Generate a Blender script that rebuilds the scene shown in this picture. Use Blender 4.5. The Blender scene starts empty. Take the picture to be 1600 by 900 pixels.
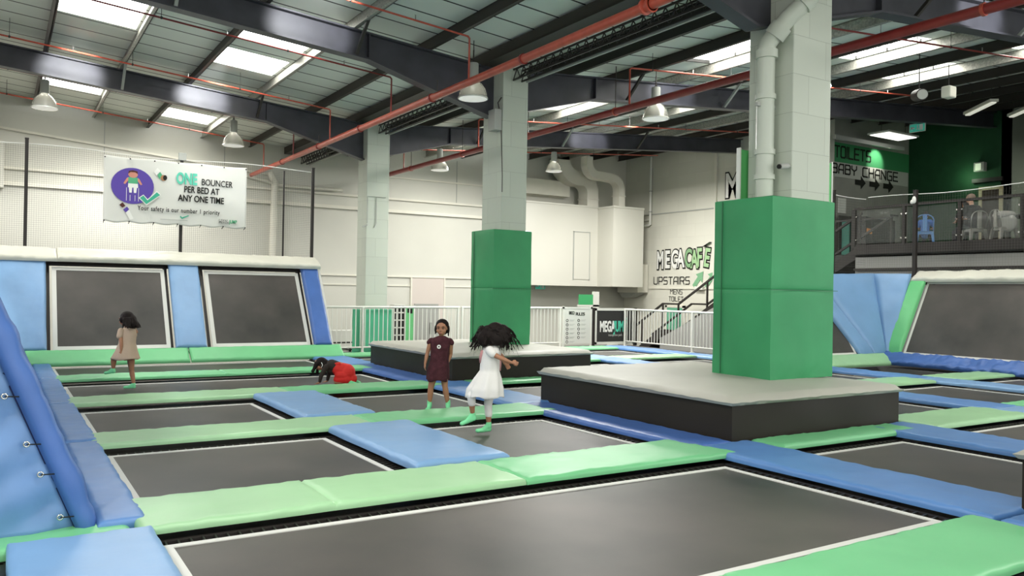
import bpy, bmesh, math, random
from mathutils import Vector, Matrix, noise
random.seed(7)
C = bpy.context.scene.collection
S = bpy.context.scene
PI = math.pi

# ---------------------------------------------------------------- camera
cam_data = bpy.data.cameras.new('camera')
cam = bpy.data.objects.new('camera', cam_data)
C.objects.link(cam)
cam_data.sensor_width = 36.0
cam_data.lens = 1274.6 / 1600 * 36
cam_data.clip_start = 0.05
cam_data.clip_end = 200
cam.matrix_world = Matrix((
    (0.8459316, -0.01681152, -0.53302637, 0.0),
    (-0.53302083, 0.00518175, -0.84608625, 0.0),
    (0.01698601, 0.99984525, -0.00457748, 1.5),
    (0, 0, 0, 1)))
S.camera = cam

# ---------------------------------------------------------------- world, exposure, big lights
w = bpy.data.worlds.new('daylight')
S.world = w
w.use_nodes = True
w.node_tree.nodes['Background'].inputs[0].default_value = (0.95, 0.97, 0.92, 1)
w.node_tree.nodes['Background'].inputs[1].default_value = 2.4
S.view_settings.view_transform = 'Standard'
S.view_settings.look = 'None'
S.view_settings.gamma = 1
S.view_settings.exposure = 0.0
SKY_EMIT = 9.0

def area(name, loc, rot, sx, sy, power, col=(1, 0.98, 0.93)):
    l = bpy.data.lights.new(name, 'AREA')
    l.shape = 'RECTANGLE'; l.size = sx; l.size_y = sy; l.energy = power; l.color = col
    o = bpy.data.objects.new(name, l); C.objects.link(o)
    o.location = loc; o.rotation_euler = rot
    return o
# area lights added as roof fill outside the picture (behind, beside and above the camera)
for i, (x, y, p) in enumerate([(-3.5, 3.5, 330), (-3.5, 10, 330), (-3.5, 16.5, 420), (2.2, 5.5, 150), (2.5, 1.0, 190), (11.5, 1.5, 220), (15.5, 3.5, 190), (-3.5, 22, 300)]):
    area('roof_fill', (x, y, 5.6), (0, 0, 0), 1.2, 3.0, p)
# area lights added between the rafters to brighten the back of the hall
for i, (x, y, p) in enumerate([(3.0, 22.2, 280), (11.5, 15.95, 500), (12.5, 21.8, 210), (17.0, 20.0, 470)]):
    area('roof_fill', (x, y, 5.45), (0, 0, 0), 1.0, 1.6, p)

# spot lights added to whiten patches on the sides of the roof beams
for i, (x, y, tx, ty, tz, p) in enumerate([(1.3, 16.8, 1.2, 19.0, 5.8, 600), (3.9, 17.0, 3.8, 19.0, 5.7, 600), (4.1, 10.4, 4.2, 12.8, 5.7, 750),
        (12.2, 10.6, 12.1, 12.8, 5.75, 700), (14.6, 16.5, 14.6, 19.0, 5.95, 500), (12.6, 4.4, 12.6, 6.7, 5.9, 700), (15.5, 10.9, 15.3, 12.8, 6.05, 400)]):
    l = bpy.data.lights.new('beam_spot', 'SPOT'); l.energy = p; l.spot_size = math.radians(34); l.spot_blend = .6; l.shadow_soft_size = .12; l.color = (.95, .97, 1)
    o = bpy.data.objects.new('beam_spot', l); C.objects.link(o); z0 = 5.6 + .085 * abs(x - 7.6) + .05; o.location = (x, y, z0)
    o.rotation_euler = (Vector((tx, ty, tz)) - Vector((x, y, z0))).to_track_quat('-Z', 'Y').to_euler()
# dim area lights added to lift the dark cafe walls
area('cafe_fill', (22.4, 9.2, 6.3), (0, 0, 0), 1.4, .2, 45, (.95, 1, .85))
area('cafe_fill', (27.0, 10.0, 6.3), (0, 0, 0), 1.4, .2, 40, (.95, 1, .85))

# ---------------------------------------------------------------- materials
MATS = {}
def mat(name, col, rough=0.6, spec=0.5, metal=0.0, bump=0.0, bscale=20.0, var=0.0, vscale=3.0, emit=None, es=1.0, alpha=1.0, col2=None, trans=0.0):
    if name in MATS: return MATS[name]
    m = bpy.data.materials.new(name); m.use_nodes = True
    nt = m.node_tree; b = nt.nodes['Principled BSDF']
    b.inputs['Base Color'].default_value = (*col, 1)
    b.inputs['Roughness'].default_value = rough
    b.inputs['Specular IOR Level'].default_value = spec
    b.inputs['Metallic'].default_value = metal
    b.inputs['Alpha'].default_value = alpha
    b.inputs['Transmission Weight'].default_value = trans
    tc = nt.nodes.new('ShaderNodeTexCoord')
    if var > 0:
        n = nt.nodes.new('ShaderNodeTexNoise'); n.inputs['Scale'].default_value = vscale; n.inputs['Detail'].default_value = 5
        nt.links.new(tc.outputs['Object'], n.inputs['Vector'])
        r = nt.nodes.new('ShaderNodeValToRGB')
        c2 = col2 or tuple(min(1, c * (1 + var)) for c in col)
        c1 = tuple(c * (1 - var) for c in col) if not col2 else col
        r.color_ramp.elements[0].position = 0.35; r.color_ramp.elements[1].position = 0.68
        r.color_ramp.elements[0].color = (*c1, 1); r.color_ramp.elements[1].color = (*c2, 1)
        nt.links.new(n.outputs['Fac'], r.inputs['Fac']); nt.links.new(r.outputs['Color'], b.inputs['Base Color'])
    if bump > 0:
        n = nt.nodes.new('ShaderNodeTexNoise'); n.inputs['Scale'].default_value = bscale; n.inputs['Detail'].default_value = 4
        nt.links.new(tc.outputs['Object'], n.inputs['Vector'])
        bp = nt.nodes.new('ShaderNodeBump'); bp.inputs['Strength'].default_value = 0.6; bp.inputs['Distance'].default_value = bump
        nt.links.new(n.outputs['Fac'], bp.inputs['Height']); nt.links.new(bp.outputs['Normal'], b.inputs['Normal'])
    if emit:
        b.inputs['Emission Color'].default_value = (*emit, 1); b.inputs['Emission Strength'].default_value = es
    MATS[name] = m
    return m

def blockwork(name, col, groove, bw, bh, mortar=0.006, axis='xz', rough=0.7):
    """painted block wall: brick pattern as bump and a slightly darker joint"""
    m = mat(name, col, rough, 0.3)
    nt = m.node_tree; b = nt.nodes['Principled BSDF']
    tc = nt.nodes.new('ShaderNodeTexCoord')
    sep = nt.nodes.new('ShaderNodeSeparateXYZ'); cmb = nt.nodes.new('ShaderNodeCombineXYZ')
    nt.links.new(tc.outputs['Object'], sep.inputs[0])
    if axis == 'xyz':
        ad = nt.nodes.new('ShaderNodeMath'); ad.operation = 'ADD'
        nt.links.new(sep.outputs['X'], ad.inputs[0]); nt.links.new(sep.outputs['Y'], ad.inputs[1]); nt.links.new(ad.outputs[0], cmb.inputs['X'])
    else:
        nt.links.new(sep.outputs['X' if axis[0] == 'x' else 'Y'], cmb.inputs['X'])
    nt.links.new(sep.outputs['Z'], cmb.inputs['Y'])
    br = nt.nodes.new('ShaderNodeTexBrick')
    br.inputs['Scale'].default_value = 1; br.inputs['Brick Width'].default_value = bw; br.inputs['Row Height'].default_value = bh
    br.inputs['Mortar Size'].default_value = mortar; br.inputs['Mortar Smooth'].default_value = 0.3
    br.inputs['Color1'].default_value = (*col, 1); br.inputs['Color2'].default_value = (*[c * 0.94 for c in col], 1)
    br.inputs['Mortar'].default_value = (*groove, 1)
    nt.links.new(cmb.outputs[0], br.inputs['Vector']); nt.links.new(br.outputs['Color'], b.inputs['Base Color'])
    bp = nt.nodes.new('ShaderNodeBump'); bp.inputs['Distance'].default_value = -0.004; bp.inputs['Strength'].default_value = 0.5
    nt.links.new(br.outputs['Fac'], bp.inputs['Height']); nt.links.new(bp.outputs['Normal'], b.inputs['Normal'])
    return m

GREEN = mat('green_vinyl', (0.165, 0.52, 0.24), 0.42, 0.5, bump=0.004, bscale=5, var=0.06, vscale=1.2)
PALE = mat('glare_green_vinyl', (0.325, 0.57, 0.315), 0.40, 0.5, bump=0.004, bscale=5, var=0.05, vscale=1.2)  # strip green made paler, lamp reflection mixed into the colour
DGREEN = mat('deep_green_vinyl', (0.045, 0.295, 0.118), 0.5, 0.3, bump=0.006, bscale=3, var=0.08, vscale=1.5)
BLUE = mat('blue_vinyl', (0.095, 0.23, 0.51), 0.42, 0.5, bump=0.005, bscale=5, var=0.08, vscale=1.5)
CAPB = mat('cap_blue_vinyl', (0.14, 0.275, 0.54), 0.40, 0.5, bump=0.006, bscale=5, var=0.1, vscale=1.5)
DBLUE = mat('deep_blue_vinyl', (0.06, 0.145, 0.42), 0.42, 0.5, bump=0.006, bscale=6, var=0.1, vscale=2)
LBLUE = mat('glare_blue_vinyl', (0.19, 0.35, 0.585), 0.40, 0.5, bump=0.005, bscale=5, var=0.06, vscale=1.5)  # mat blue lightened part way to its glare
CREAM = mat('cream_vinyl', (0.45, 0.44, 0.385), 0.5, 0.4, bump=0.005, bscale=6, var=0.05, vscale=1.2)
LCREAM = mat('pale_cream_vinyl', (0.68, 0.67, 0.58), 0.5, 0.5, bump=0.005, bscale=6, var=0.05, vscale=1.2)
BLACKV = mat('black_vinyl', (0.022, 0.018, 0.013), 0.5, 0.25, bump=0.003, bscale=5)
BED = mat('trampoline_mesh', (0.033, 0.034, 0.031), 0.45, 0.3, bump=0.0008, bscale=160, var=0.5, vscale=0.45, col2=(0.115, 0.10, 0.09))  # lighter brown patches put glancing reflections into the bed colour
TAPE = mat('white_webbing', (0.66, 0.66, 0.62), 0.6, 0.3)
STEELD = mat('dark_steel', (0.035, 0.03, 0.026), 0.45, 0.5)
BLACKF = mat('black_frame', (0.022, 0.018, 0.016), 0.5, 0.4)
RAFT = mat('slate_painted_steel', (0.05, 0.05, 0.062), 0.45, 0.5, var=0.25, vscale=2)
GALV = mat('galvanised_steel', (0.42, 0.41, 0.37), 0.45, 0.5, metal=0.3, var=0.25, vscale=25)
BROWNP = mat('brown_purlin_steel', (0.04, 0.033, 0.027), 0.5, 0.4)
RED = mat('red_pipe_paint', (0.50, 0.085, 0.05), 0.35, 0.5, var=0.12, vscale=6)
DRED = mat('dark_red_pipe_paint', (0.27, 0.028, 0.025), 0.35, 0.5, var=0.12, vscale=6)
WHITE = mat('white_paint', (0.62, 0.61, 0.54), 0.55, 0.4)
WHITEM = mat('white_metal', (0.72, 0.72, 0.66), 0.35, 0.5)
OFFW = mat('off_white_panel', (0.72, 0.70, 0.61), 0.6, 0.3, var=0.03)
GREYP = mat('grey_paint', (0.40, 0.41, 0.38), 0.5, 0.4)
COLM = blockwork('grey_blockwork', (0.56, 0.60, 0.52), (0.42, 0.45, 0.39), 0.62, 0.46, 0.004, 'xyz')
WALLM = blockwork('white_blockwork', (0.70, 0.69, 0.60), (0.64, 0.62, 0.54), 0.9, 0.45, 0.005, 'yz')
CHROME = mat('polished_metal', (0.6, 0.6, 0.58), 0.22, 0.5, metal=0.9)
GLASSR = mat('clear_reflector', (0.42, 0.42, 0.38), 0.25, 0.5, metal=.5, alpha=0.8)
BLACK = mat('black_print', (0.015, 0.015, 0.013), 0.6, 0.2)
MINT = mat('mint_print', (0.10, 0.60, 0.42), 0.6, 0.2)
LIME = mat('lime_print', (0.30, 0.55, 0.22), 0.6, 0.2)
WPRINT = mat('white_print', (0.82, 0.82, 0.78), 0.6, 0.2)
PURPLE = mat('purple_print', (0.10, 0.06, 0.35), 0.5, 0.3)
NETM = mat('net_cord', (0.16, 0.155, 0.14), 0.8, 0.1)
CARPET = mat('grey_carpet', (0.13, 0.13, 0.13), 0.95, 0.1, bump=0.003, bscale=80)
CONC = mat('dark_concrete', (0.05, 0.047, 0.042), 0.85, 0.2, var=0.2)
SKIN = mat('brown_skin', (0.36, 0.17, 0.095), 0.5, 0.4)
HAIR = mat('black_hair', (0.012, 0.008, 0.007), 0.65, 0.15, bump=0.004, bscale=60)
SOCK = mat('mint_sock', (0.22, 0.72, 0.36), 0.8, 0.2)

# ---------------------------------------------------------------- mesh helpers
class MB:
    def __init__(s): s.v = []; s.f = []; s.mi = []; s.cur = 0
    def add(s, vs, fs):
        n = len(s.v); s.v += [tuple(p) for p in vs]
        for f in fs: s.f.append([i + n for i in f]); s.mi.append(s.cur)
        return s
    def box(s, x0, x1, y0, y1, z0, z1):
        vs = [(x, y, z) for z in (z0, z1) for y in (y0, y1) for x in (x0, x1)]
        return s.add(vs, [(0, 2, 3, 1), (4, 5, 7, 6), (0, 1, 5, 4), (2, 6, 7, 3), (0, 4, 6, 2), (1, 3, 7, 5)])
    def hexa(s, vs):  # bottom 4 ccw, top 4 ccw
        return s.add(vs, [(3, 2, 1, 0), (4, 5, 6, 7), (0, 1, 5, 4), (1, 2, 6, 5), (2, 3, 7, 6), (3, 0, 4, 7)])
    def bar(s, a, b, w, h, up=(0, 0, 1)):
        a = Vector(a); b = Vector(b); d = (b - a).normalized(); up = Vector(up)
        if abs(d.dot(up)) > 0.98: up = Vector((1, 0, 0))
        u = d.cross(up).normalized(); v = u.cross(d).normalized()
        u *= w / 2; v *= h / 2
        return s.hexa([a - u - v, a + u - v, b + u - v, b - u - v, a - u + v, a + u + v, b + u + v, b - u + v])
    def tube(s, pts, r, n=10, cap=True, radii=None):
        pts = [Vector(p) for p in pts]; m = len(pts); rings = []; base = len(s.v); vs = []
        prev = None
        for i, p in enumerate(pts):
            if i == 0: d = pts[1] - p
            elif i == m - 1: d = p - pts[-2]
            else: d = (pts[i + 1] - p).normalized() + (p - pts[i - 1]).normalized()
            d.normalize()
            if prev is None:
                up = Vector((0, 0, 1)) if abs(d.z) < 0.9 else Vector((1, 0, 0))
                u = d.cross(up).normalized()
            else:
                u = (prev - d * prev.dot(d)).normalized()
            prev = u; v = d.cross(u)
            rr = radii[i] if radii else r
            for k in range(n):
                a = 2 * PI * k / n
                vs.append(p + u * rr * math.cos(a) + v * rr * math.sin(a))
        fs = []
        for i in range(m - 1):
            for k in range(n):
                k2 = (k + 1) % n
                fs.append((i * n + k, i * n + k2, (i + 1) * n + k2, (i + 1) * n + k))
        if cap:
            fs.append(tuple(range(n - 1, -1, -1))); fs.append(tuple(range((m - 1) * n, m * n)))
        return s.add(vs, fs)
    def lathe(s, prof, c, n=20, axis='z'):
        vs = []; fs = []; m = len(prof)
        for r, z in prof:
            for k in range(n):
                a = 2 * PI * k / n
                vs.append((c[0] + r * math.cos(a), c[1] + r * math.sin(a), c[2] + z))
        for i in range(m - 1):
            for k in range(n):
                k2 = (k + 1) % n
                fs.append((i * n + k, i * n + k2, (i + 1) * n + k2, (i + 1) * n + k))
        return s.add(vs, fs)
    def ell(s, c, r, n=14, m=9, rot=None):
        vs = []; fs = []; c = Vector(c)
        R = rot or Matrix.Identity(3)
        for i in range(m + 1):
            t = PI * i / m
            for k in range(n):
                a = 2 * PI * k / n
                p = Vector((r[0] * math.sin(t) * math.cos(a), r[1] * math.sin(t) * math.sin(a), r[2] * math.cos(t)))
                vs.append(c + R @ p)
        for i in range(m):
            for k in range(n):
                k2 = (k + 1) % n
                fs.append((i * n + k, (i + 1) * n + k, (i + 1) * n + k2, i * n + k2))
        return s.add(vs, fs)
    def cone(s, a, b, ra, rb, n=12):
        """tapered capsule"""
        a = Vector(a); b = Vector(b)
        s.ell(a, (ra,) * 3, n, 8); s.ell(b, (rb,) * 3, n, 8)
        if (b - a).length > 1e-4: s.tube([a, b], ra, n, radii=[ra, rb])
        return s
    def build(s, name, m, parent=None, smooth=False, bevel=0, seg=2, angle=None):
        me = bpy.data.meshes.new(name); me.from_pydata(s.v, [], s.f)
        ms = m if isinstance(m, (list, tuple)) else [m]
        for x in ms: me.materials.append(x)
        if len(ms) > 1:
            me.polygons.foreach_set('material_index', s.mi)
        bm = bmesh.new(); bm.from_mesh(me)
        bmesh.ops.remove_doubles(bm, verts=bm.verts, dist=1e-6)
        bmesh.ops.recalc_face_normals(bm, faces=bm.faces)
        bm.to_mesh(me); bm.free()
        if smooth:
            me.polygons.foreach_set('use_smooth', [True] * len(me.polygons))
            if angle:
                me.set_sharp_from_angle(angle=angle)
        me.update()
        o = bpy.data.objects.new(name, me); C.objects.link(o)
        if parent: o.parent = parent
        if bevel:
            md = o.modifiers.new('bevel', 'BEVEL'); md.width = bevel; md.segments = seg; md.limit_method = 'ANGLE'
        return o

def tag(o, label, cat, group=None, kind=None):
    o['label'] = label; o['category'] = cat
    if group: o['group'] = group
    if kind: o['kind'] = kind
    return o
def struct(o): o['kind'] = 'structure'; return o
def empty(name, loc, rz=0, label=None, cat=None, group=None):
    o = bpy.data.objects.new(name, None); C.objects.link(o)
    o.empty_display_size = 0.1
    o.location = loc; o.rotation_euler = (0, 0, rz)
    if label: tag(o, label, cat, group)
    return o
def copy_tree(o, parent=None):
    c = o.copy(); C.objects.link(c); c.parent = parent
    for ch in list(o.children): copy_tree(ch, c)
    return c
def frame_matrix(origin, ux, uy):
    ux = Vector(ux).normalized(); uy = Vector(uy).normalized()
    uz = ux.cross(uy).normalized(); uy = uz.cross(ux)
    M = Matrix.Identity(4)
    for i in range(3):
        M[i][0] = ux[i]; M[i][1] = uy[i]; M[i][2] = uz[i]; M[i][3] = origin[i]
    return M

def pad_mesh(L, W, T, puff=0.35, wrinkle=0.006, seed=0, edge=0.05, dx=0.06, taper=0.0, wave=0.006, cuts=()):
    """upholstered mat: rounded edges, slightly puffed top, puckered sides. local box 0..L, 0..W, 0..T
       cuts: positions along L where two mats meet (a shallow seam)"""
    nx = max(6, min(90, int(L / dx))); ny = max(6, min(60, int(W / dx)))
    def axis(n, LL):
        xs = [0, edge * .12, edge * .35, edge * .7, edge]
        xs += [edge + (LL - 2 * edge) * i / n for i in range(1, n)]
        xs += [LL - edge, LL - edge * .7, LL - edge * .35, LL - edge * .12, LL]
        return xs
    xs = axis(nx, L); ys = axis(ny, W)
    for c in cuts:
        xs += [c - .02, c, c + .02]
    xs = sorted(set(xs))
    vs = []; fs = []; NX = len(xs); NY = len(ys)
    sd = seed * 13.7
    for j, y in enumerate(ys):
        for i, x in enumerate(xs):
            d = min(x, L - x, y, W - y)
            q = max(0, min(1, d / edge))
            z = T * (0.45 + 0.55 * math.sqrt(max(0, 1 - (1 - q) ** 2)))
            u = min(1, d / 0.16)
            pl = noise.noise(Vector((x * 9 + sd, y * 9, sd))) + 0.6 * noise.noise(Vector((x * 23 + sd, y * 23, 3)))
            z += wrinkle * pl * (1.6 - u) * (0.3 if d < 1e-6 else 1)
            z += wrinkle * 1.2 * noise.noise(Vector((x * 2.2, y * 2.2, sd)))
            for c in cuts:
                z -= 0.6 * T * max(0, 1 - abs(x - c) / .02) * .5
            ex = wave * noise.noise(Vector((y * 3.1, sd, 1.3))) * (1 if d < 0.1 else 0)
            ey = wave * noise.noise(Vector((x * 3.1, sd, 7.3))) * (1 if d < 0.1 else 0)
            xx = x
            if taper:  # slanted right end
                xx = x + taper * (y / W) * (x / L)
            vs.append((xx + ex, y + ey, z))
    for j in range(NY - 1):
        for i in range(NX - 1):
            a = j * NX + i
            fs.append((a, a + 1, a + NX + 1, a + NX))
    b0 = len(vs)
    per = [(i, 0) for i in range(NX)] + [(NX - 1, j) for j in range(1, NY)] + [(i, NY - 1) for i in range(NX - 2, -1, -1)] + [(0, j) for j in range(NY - 2, 0, -1)]
    for i, j in per:
        p = vs[j * NX + i]; vs.append((p[0], p[1], 0.0))
    n = len(per)
    for k in range(n):
        k2 = (k + 1) % n
        a = per[k][1] * NX + per[k][0]; c = per[k2][1] * NX + per[k2][0]
        fs.append((c, a, b0 + k, b0 + k2))
    fs.append(tuple(b0 + k for k in range(n))[::-1])
    return vs, fs
PADN = [0]
def pad(name, m, origin, ux, uy, L, W, T, label=None, cat='mat', group=None, parent=None, **kw):
    PADN[0] += 1
    mb = MB(); vs, fs = pad_mesh(L, W, T, seed=PADN[0], **kw); mb.add(vs, fs)
    o = mb.build(name, m, parent, smooth=True, angle=math.radians(50))
    o.matrix_local = frame_matrix(origin, ux, uy)
    if label: tag(o, label, cat, group)
    return o

def tramp(origin, ux, uy, L, W, label, tape=0.05, group=None, spring=True, name='trampoline'):
    e = bpy.data.objects.new(name, None); C.objects.link(e); e.empty_display_size = .1
    e.matrix_local = frame_matrix(origin, ux, uy)
    tag(e, label, 'trampoline', group)
    b = MB(); nx = 24; ny = 16; vs = []; fs = []
    for j in range(ny + 1):
        for i in range(nx + 1):
            u = i / nx; v = j / ny
            sag = -0.02 * math.sin(PI * u) * math.sin(PI * v)
            vs.append((u * L, v * W, sag))
    for j in range(ny):
        for i in range(nx):
            a = j * (nx + 1) + i; fs.append((a, a + 1, a + nx + 2, a + nx + 1))
    b.add(vs, fs)
    for (a, c) in (((0, 0), (L, 0)), ((L, 0), (L, W)), ((L, W), (0, W)), ((0, W), (0, 0))):
        pass
    b.build('bed', BED, e, smooth=True)
    t = MB(); h = 0.006
    t.box(0, L, 0, tape, -h, h); t.box(0, L, W - tape, W, -h, h)
    t.box(0, tape, tape, W - tape, -h, h); t.box(L - tape, L, tape, W - tape, -h, h)
    t.build('webbing_border', TAPE, e)
    if spring:
        s = MB(); g = 0.11; st = 0.07
        n = int(L / st)
        for i in range(n):
            x = (i + .5) * L / n
            for y0, y1 in ((-g, 0.0), (W, W + g)): s.bar((x, y0, -0.012), (x, y1, -0.004), .011, .011)
        n = int(W / st)
        for i in range(n):
            y = (i + .5) * W / n
            for x0, x1 in ((-g, 0.0), (L, L + g)): s.bar((x0, y, -0.012), (x1, y, -0.004), .011, .011)
        so = s.build('springs', GALVD, e); so['kind'] = 'stuff'
    fr = MB(); q = 0.13
    for a, c in (((-q, -q), (L + q, -q)), ((L + q, -q), (L + q, W + q)), ((L + q, W + q), (-q, W + q)), ((-q, W + q), (-q, -q))):
        fr.bar((a[0], a[1], -.03), (c[0], c[1], -.03), .05, .05)
    fr.build('frame', BLACKF, e)
    return e
GALVD = mat('spring_steel', (0.05, 0.048, 0.042), 0.4, 0.5, metal=0.6)

# stroke lettering (square, wide display capitals)
GL = {
 'A': [[(0, 0), (0, 4), (1, 6), (4, 6), (4, 0)], [(0, 2.4), (4, 2.4)]],
 'B': [[(0, 0), (0, 6), (3.4, 6), (4, 5.4), (4, 3.8), (3.4, 3.2), (0, 3.2)], [(3.4, 3.2), (4, 2.6), (4, .6), (3.4, 0), (0, 0)]],
 'C': [[(4, 6), (.6, 6), (0, 5.4), (0, .6), (.6, 0), (4, 0)]],
 'D': [[(0, 0), (0, 6), (3, 6), (4, 5), (4, 1), (3, 0), (0, 0)]],
 'E': [[(4, 6), (0, 6), (0, 0), (4, 0)], [(0, 3), (3.6, 3)]],
 'F': [[(4, 6), (0, 6), (0, 0)], [(0, 3), (3.4, 3)]],
 'G': [[(4, 6), (.6, 6), (0, 5.4), (0, .6), (.6, 0), (4, 0), (4, 3), (2, 3)]],
 'H': [[(0, 0), (0, 6)], [(4, 0), (4, 6)], [(0, 3), (4, 3)]],
 'I': [[(0, 0), (0, 6)]],
 'J': [[(3.6, 6), (3.6, .8), (2.8, 0), (0, 0), (0, 1.2)]],
 'L': [[(0, 6), (0, 0), (4, 0)]],
 'M': [[(0, 0), (0, 6), (2.2, 3.4), (4.4, 6), (4.4, 0)]],
 'N': [[(0, 0), (0, 6), (4, 0), (4, 6)]],
 'O': [[(.6, 0), (0, .6), (0, 5.4), (.6, 6), (3.4, 6), (4, 5.4), (4, .6), (3.4, 0), (.6, 0)]],
 'P': [[(0, 0), (0, 6), (3.4, 6), (4, 5.4), (4, 3), (3.4, 2.4), (0, 2.4)]],
 'R': [[(0, 0), (0, 6), (3.4, 6), (4, 5.4), (4, 3.4), (3.4, 2.8), (0, 2.8)], [(2.4, 2.8), (4, 0)]],
 'S': [[(4, 6), (.6, 6), (0, 5.4), (0, 3.4), (.5, 3), (3.5, 3), (4, 2.6), (4, .6), (3.4, 0), (0, 0)]],
 'T': [[(0, 6), (4, 6)], [(2, 6), (2, 0)]],
 'U': [[(0, 6), (0, .6), (.6, 0), (3.4, 0), (4, .6), (4, 6)]],
 'Y': [[(0, 6), (0, 4), (2, 2.6), (4, 4), (4, 6)], [(2, 2.6), (2, 0)]],
 ' ': [],
}
def strokes(text, height, M, m, name, parent, wt=0.09, gap=1.5, thick=0.006, width=None):
    """lettering lying in the local xy plane of M"""
    s = MB(); x = 0; u = height / 6; w_ = wt * height
    tot = 0
    for ch in text: tot += (0 if ch == 'I' else (4.4 if ch == 'M' else (2.5 if ch == ' ' else 4))) + gap
    tot = (tot - gap) * u
    kx = (width / tot) if width else 1
    for ch in text:
        cw = 0 if ch == 'I' else (4.4 if ch == 'M' else (2.5 if ch == ' ' else 4))
        for pl in GL[ch]:
            for a, b in zip(pl[:-1], pl[1:]):
                A = Vector(((x + a[0]) * u * kx, a[1] * u, thick / 2)); B = Vector(((x + b[0]) * u * kx, b[1] * u, thick / 2))
                d = (B - A).normalized() * w_ * .4
                s.bar(A - d, B + d, w_, thick)
        x += cw + gap
    o = s.build(name, m, parent); o.matrix_local = M
    return o
def text_mesh(text, size, M, m, name, parent, bold=0.0, extrude=0.004, align='LEFT', sx=1.0, shear=0.0, spacing=1.0, fit=None):
    cu = bpy.data.curves.new(name, 'FONT'); cu.body = text; cu.size = size; cu.extrude = extrude; cu.offset = bold
    cu.align_x = align; cu.shear = shear; cu.space_character = spacing
    tmp = bpy.data.objects.new(name, cu); C.objects.link(tmp)
    dg = bpy.context.evaluated_depsgraph_get()
    me = bpy.data.meshes.new_from_object(tmp.evaluated_get(dg))
    bpy.data.objects.remove(tmp); bpy.data.curves.remove(cu)
    me.materials.clear(); me.materials.append(m)
    if fit:
        xs_ = [v.co.x for v in me.vertices]; sx = fit / (max(xs_) - min(xs_))
    me.transform(Matrix.Diagonal((sx, 1, 1, 1)))
    o = bpy.data.objects.new(name, me); C.objects.link(o)
    if parent: o.parent = parent
    o.matrix_local = M
    return o
ORD = ['first', 'second', 'third', 'fourth', 'fifth', 'sixth', 'seventh', 'eighth', 'ninth', 'tenth', 'eleventh', 'twelfth', 'thirteenth', 'fourteenth', 'fifteenth', 'sixteenth']
def zt(x): return 5.6 + .085 * abs(x - 7.6)
def zb(x):
    d = abs(x - 7.6)
    return min(zt(x) - .43, 4.72 + d * (5.375 - 4.72) / 2.4) if d < 2.4 else zt(x) - .43
# ================================================================ SHELL
f = MB().box(-9, 30, -8, 25.2, -1.1, -1.0); struct(f.build('floor', CONC))
f = MB().box(-9, 21, 25, 25.2, -1.0, 7.4)
struct(f.build('wall_back', mat('white_wall', (0.60, 0.595, 0.53), 0.6, 0.3, var=0.03, vscale=0.6)))
struct(MB().box(-9.2, -9, -8, 25.2, -1, 7.4).build('wall_left', WHITE))
struct(MB().box(21, 21.2, 15.6, 25.2, -1, 7.2).build('wall_right', WALLM))
SUBW = mat('grey_infill_wall', (0.30, 0.30, 0.285), 0.7, 0.3)
struct(MB().box(21.2, 25.0, 15.6, 15.8, 2.6, 7.5).build('wall_cafe_side', mat('grey_cafe_wall', (0.30, 0.30, 0.27), 0.7, 0.3, var=0.05)))
DKG = mat('dark_green_wall', (0.013, 0.066, 0.026), 0.7, 0.3, var=0.1)
struct(MB().box(25.0, 25.2, 12.5, 15.8, 2.6, 7.6).build('wall_cafe_back', DKG))
struct(MB().box(25.0, 30, 12.5, 12.7, 2.6, 7.9).build('wall_cafe_far', mat('cafe_grey_green_wall', (0.36, 0.40, 0.33), 0.8, 0.2)))
struct(MB().box(19.0, 30, 3.8, 4.0, -1, 7.9).build('wall_cafe_end', mat('cafe_end_wall', (0.1, 0.1, 0.09), 0.8, 0.2)))
struct(MB().box(30.0, 30.2, 3.8, 12.7, -1, 7.9).build('wall_cafe_outer', mat('cafe_end_wall', (0.1, 0.1, 0.09), 0.8, 0.2)))

# pitched liner ceiling with openings for the rooflights
SKY = [(0.8, 2.1, 14.7, 16.7), (3.55, 4.9, 13.6, 15.65), (3.55, 4.9, 16.35, 17.6), (0.8, 2.1, 21.2, 23.0), (3.55, 4.9, 22.8, 24.0),
       (10.85, 12.15, 9.8, 11.9), (13.65, 14.95, 8.9, 10.6), (16.45, 17.75, 10.0, 11.6), (16.45, 17.75, 7.3, 8.7), (13.65, 14.95, 14.2, 15.8), (10.85, 12.15, 15.6, 17.2), (10.85, 12.15, 20.8, 22.4)]
liner = mat('liner_sheet', (0.30, 0.335, 0.305), 0.55, 0.4)
nt = liner.node_tree; bs = nt.nodes['Principled BSDF']
tc = nt.nodes.new('ShaderNodeTexCoord'); sp = nt.nodes.new('ShaderNodeSeparateXYZ'); nt.links.new(tc.outputs['Object'], sp.inputs[0])
mo = nt.nodes.new('ShaderNodeMath'); mo.operation = 'FRACT'; dv = nt.nodes.new('ShaderNodeMath'); dv.operation = 'DIVIDE'; dv.inputs[1].default_value = 0.7
nt.links.new(sp.outputs['Y'], dv.inputs[0]); nt.links.new(dv.outputs[0], mo.inputs[0])
lt = nt.nodes.new('ShaderNodeMath'); lt.operation = 'LESS_THAN'; lt.inputs[1].default_value = 0.06; nt.links.new(mo.outputs[0], lt.inputs[0])
mx = nt.nodes.new('ShaderNodeMix'); mx.data_type = 'RGBA'
mx.inputs['A'].default_value = (0.80, 0.84, 0.77, 1); mx.inputs['B'].default_value = (0.012, 0.011, 0.010, 1)
nt.links.new(lt.outputs[0], mx.inputs['Factor']); nt.links.new(mx.outputs['Result'], bs.inputs['Base Color'])
r = MB()
xs = sorted(set([-9.2, 7.6, 31] + [a for s in SKY for a in s[:2]])); ys = sorted(set([-8.0, 25.2] + [a for s in SKY for a in s[2:]]))
def zr(x): return zt(x) + .22
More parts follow.
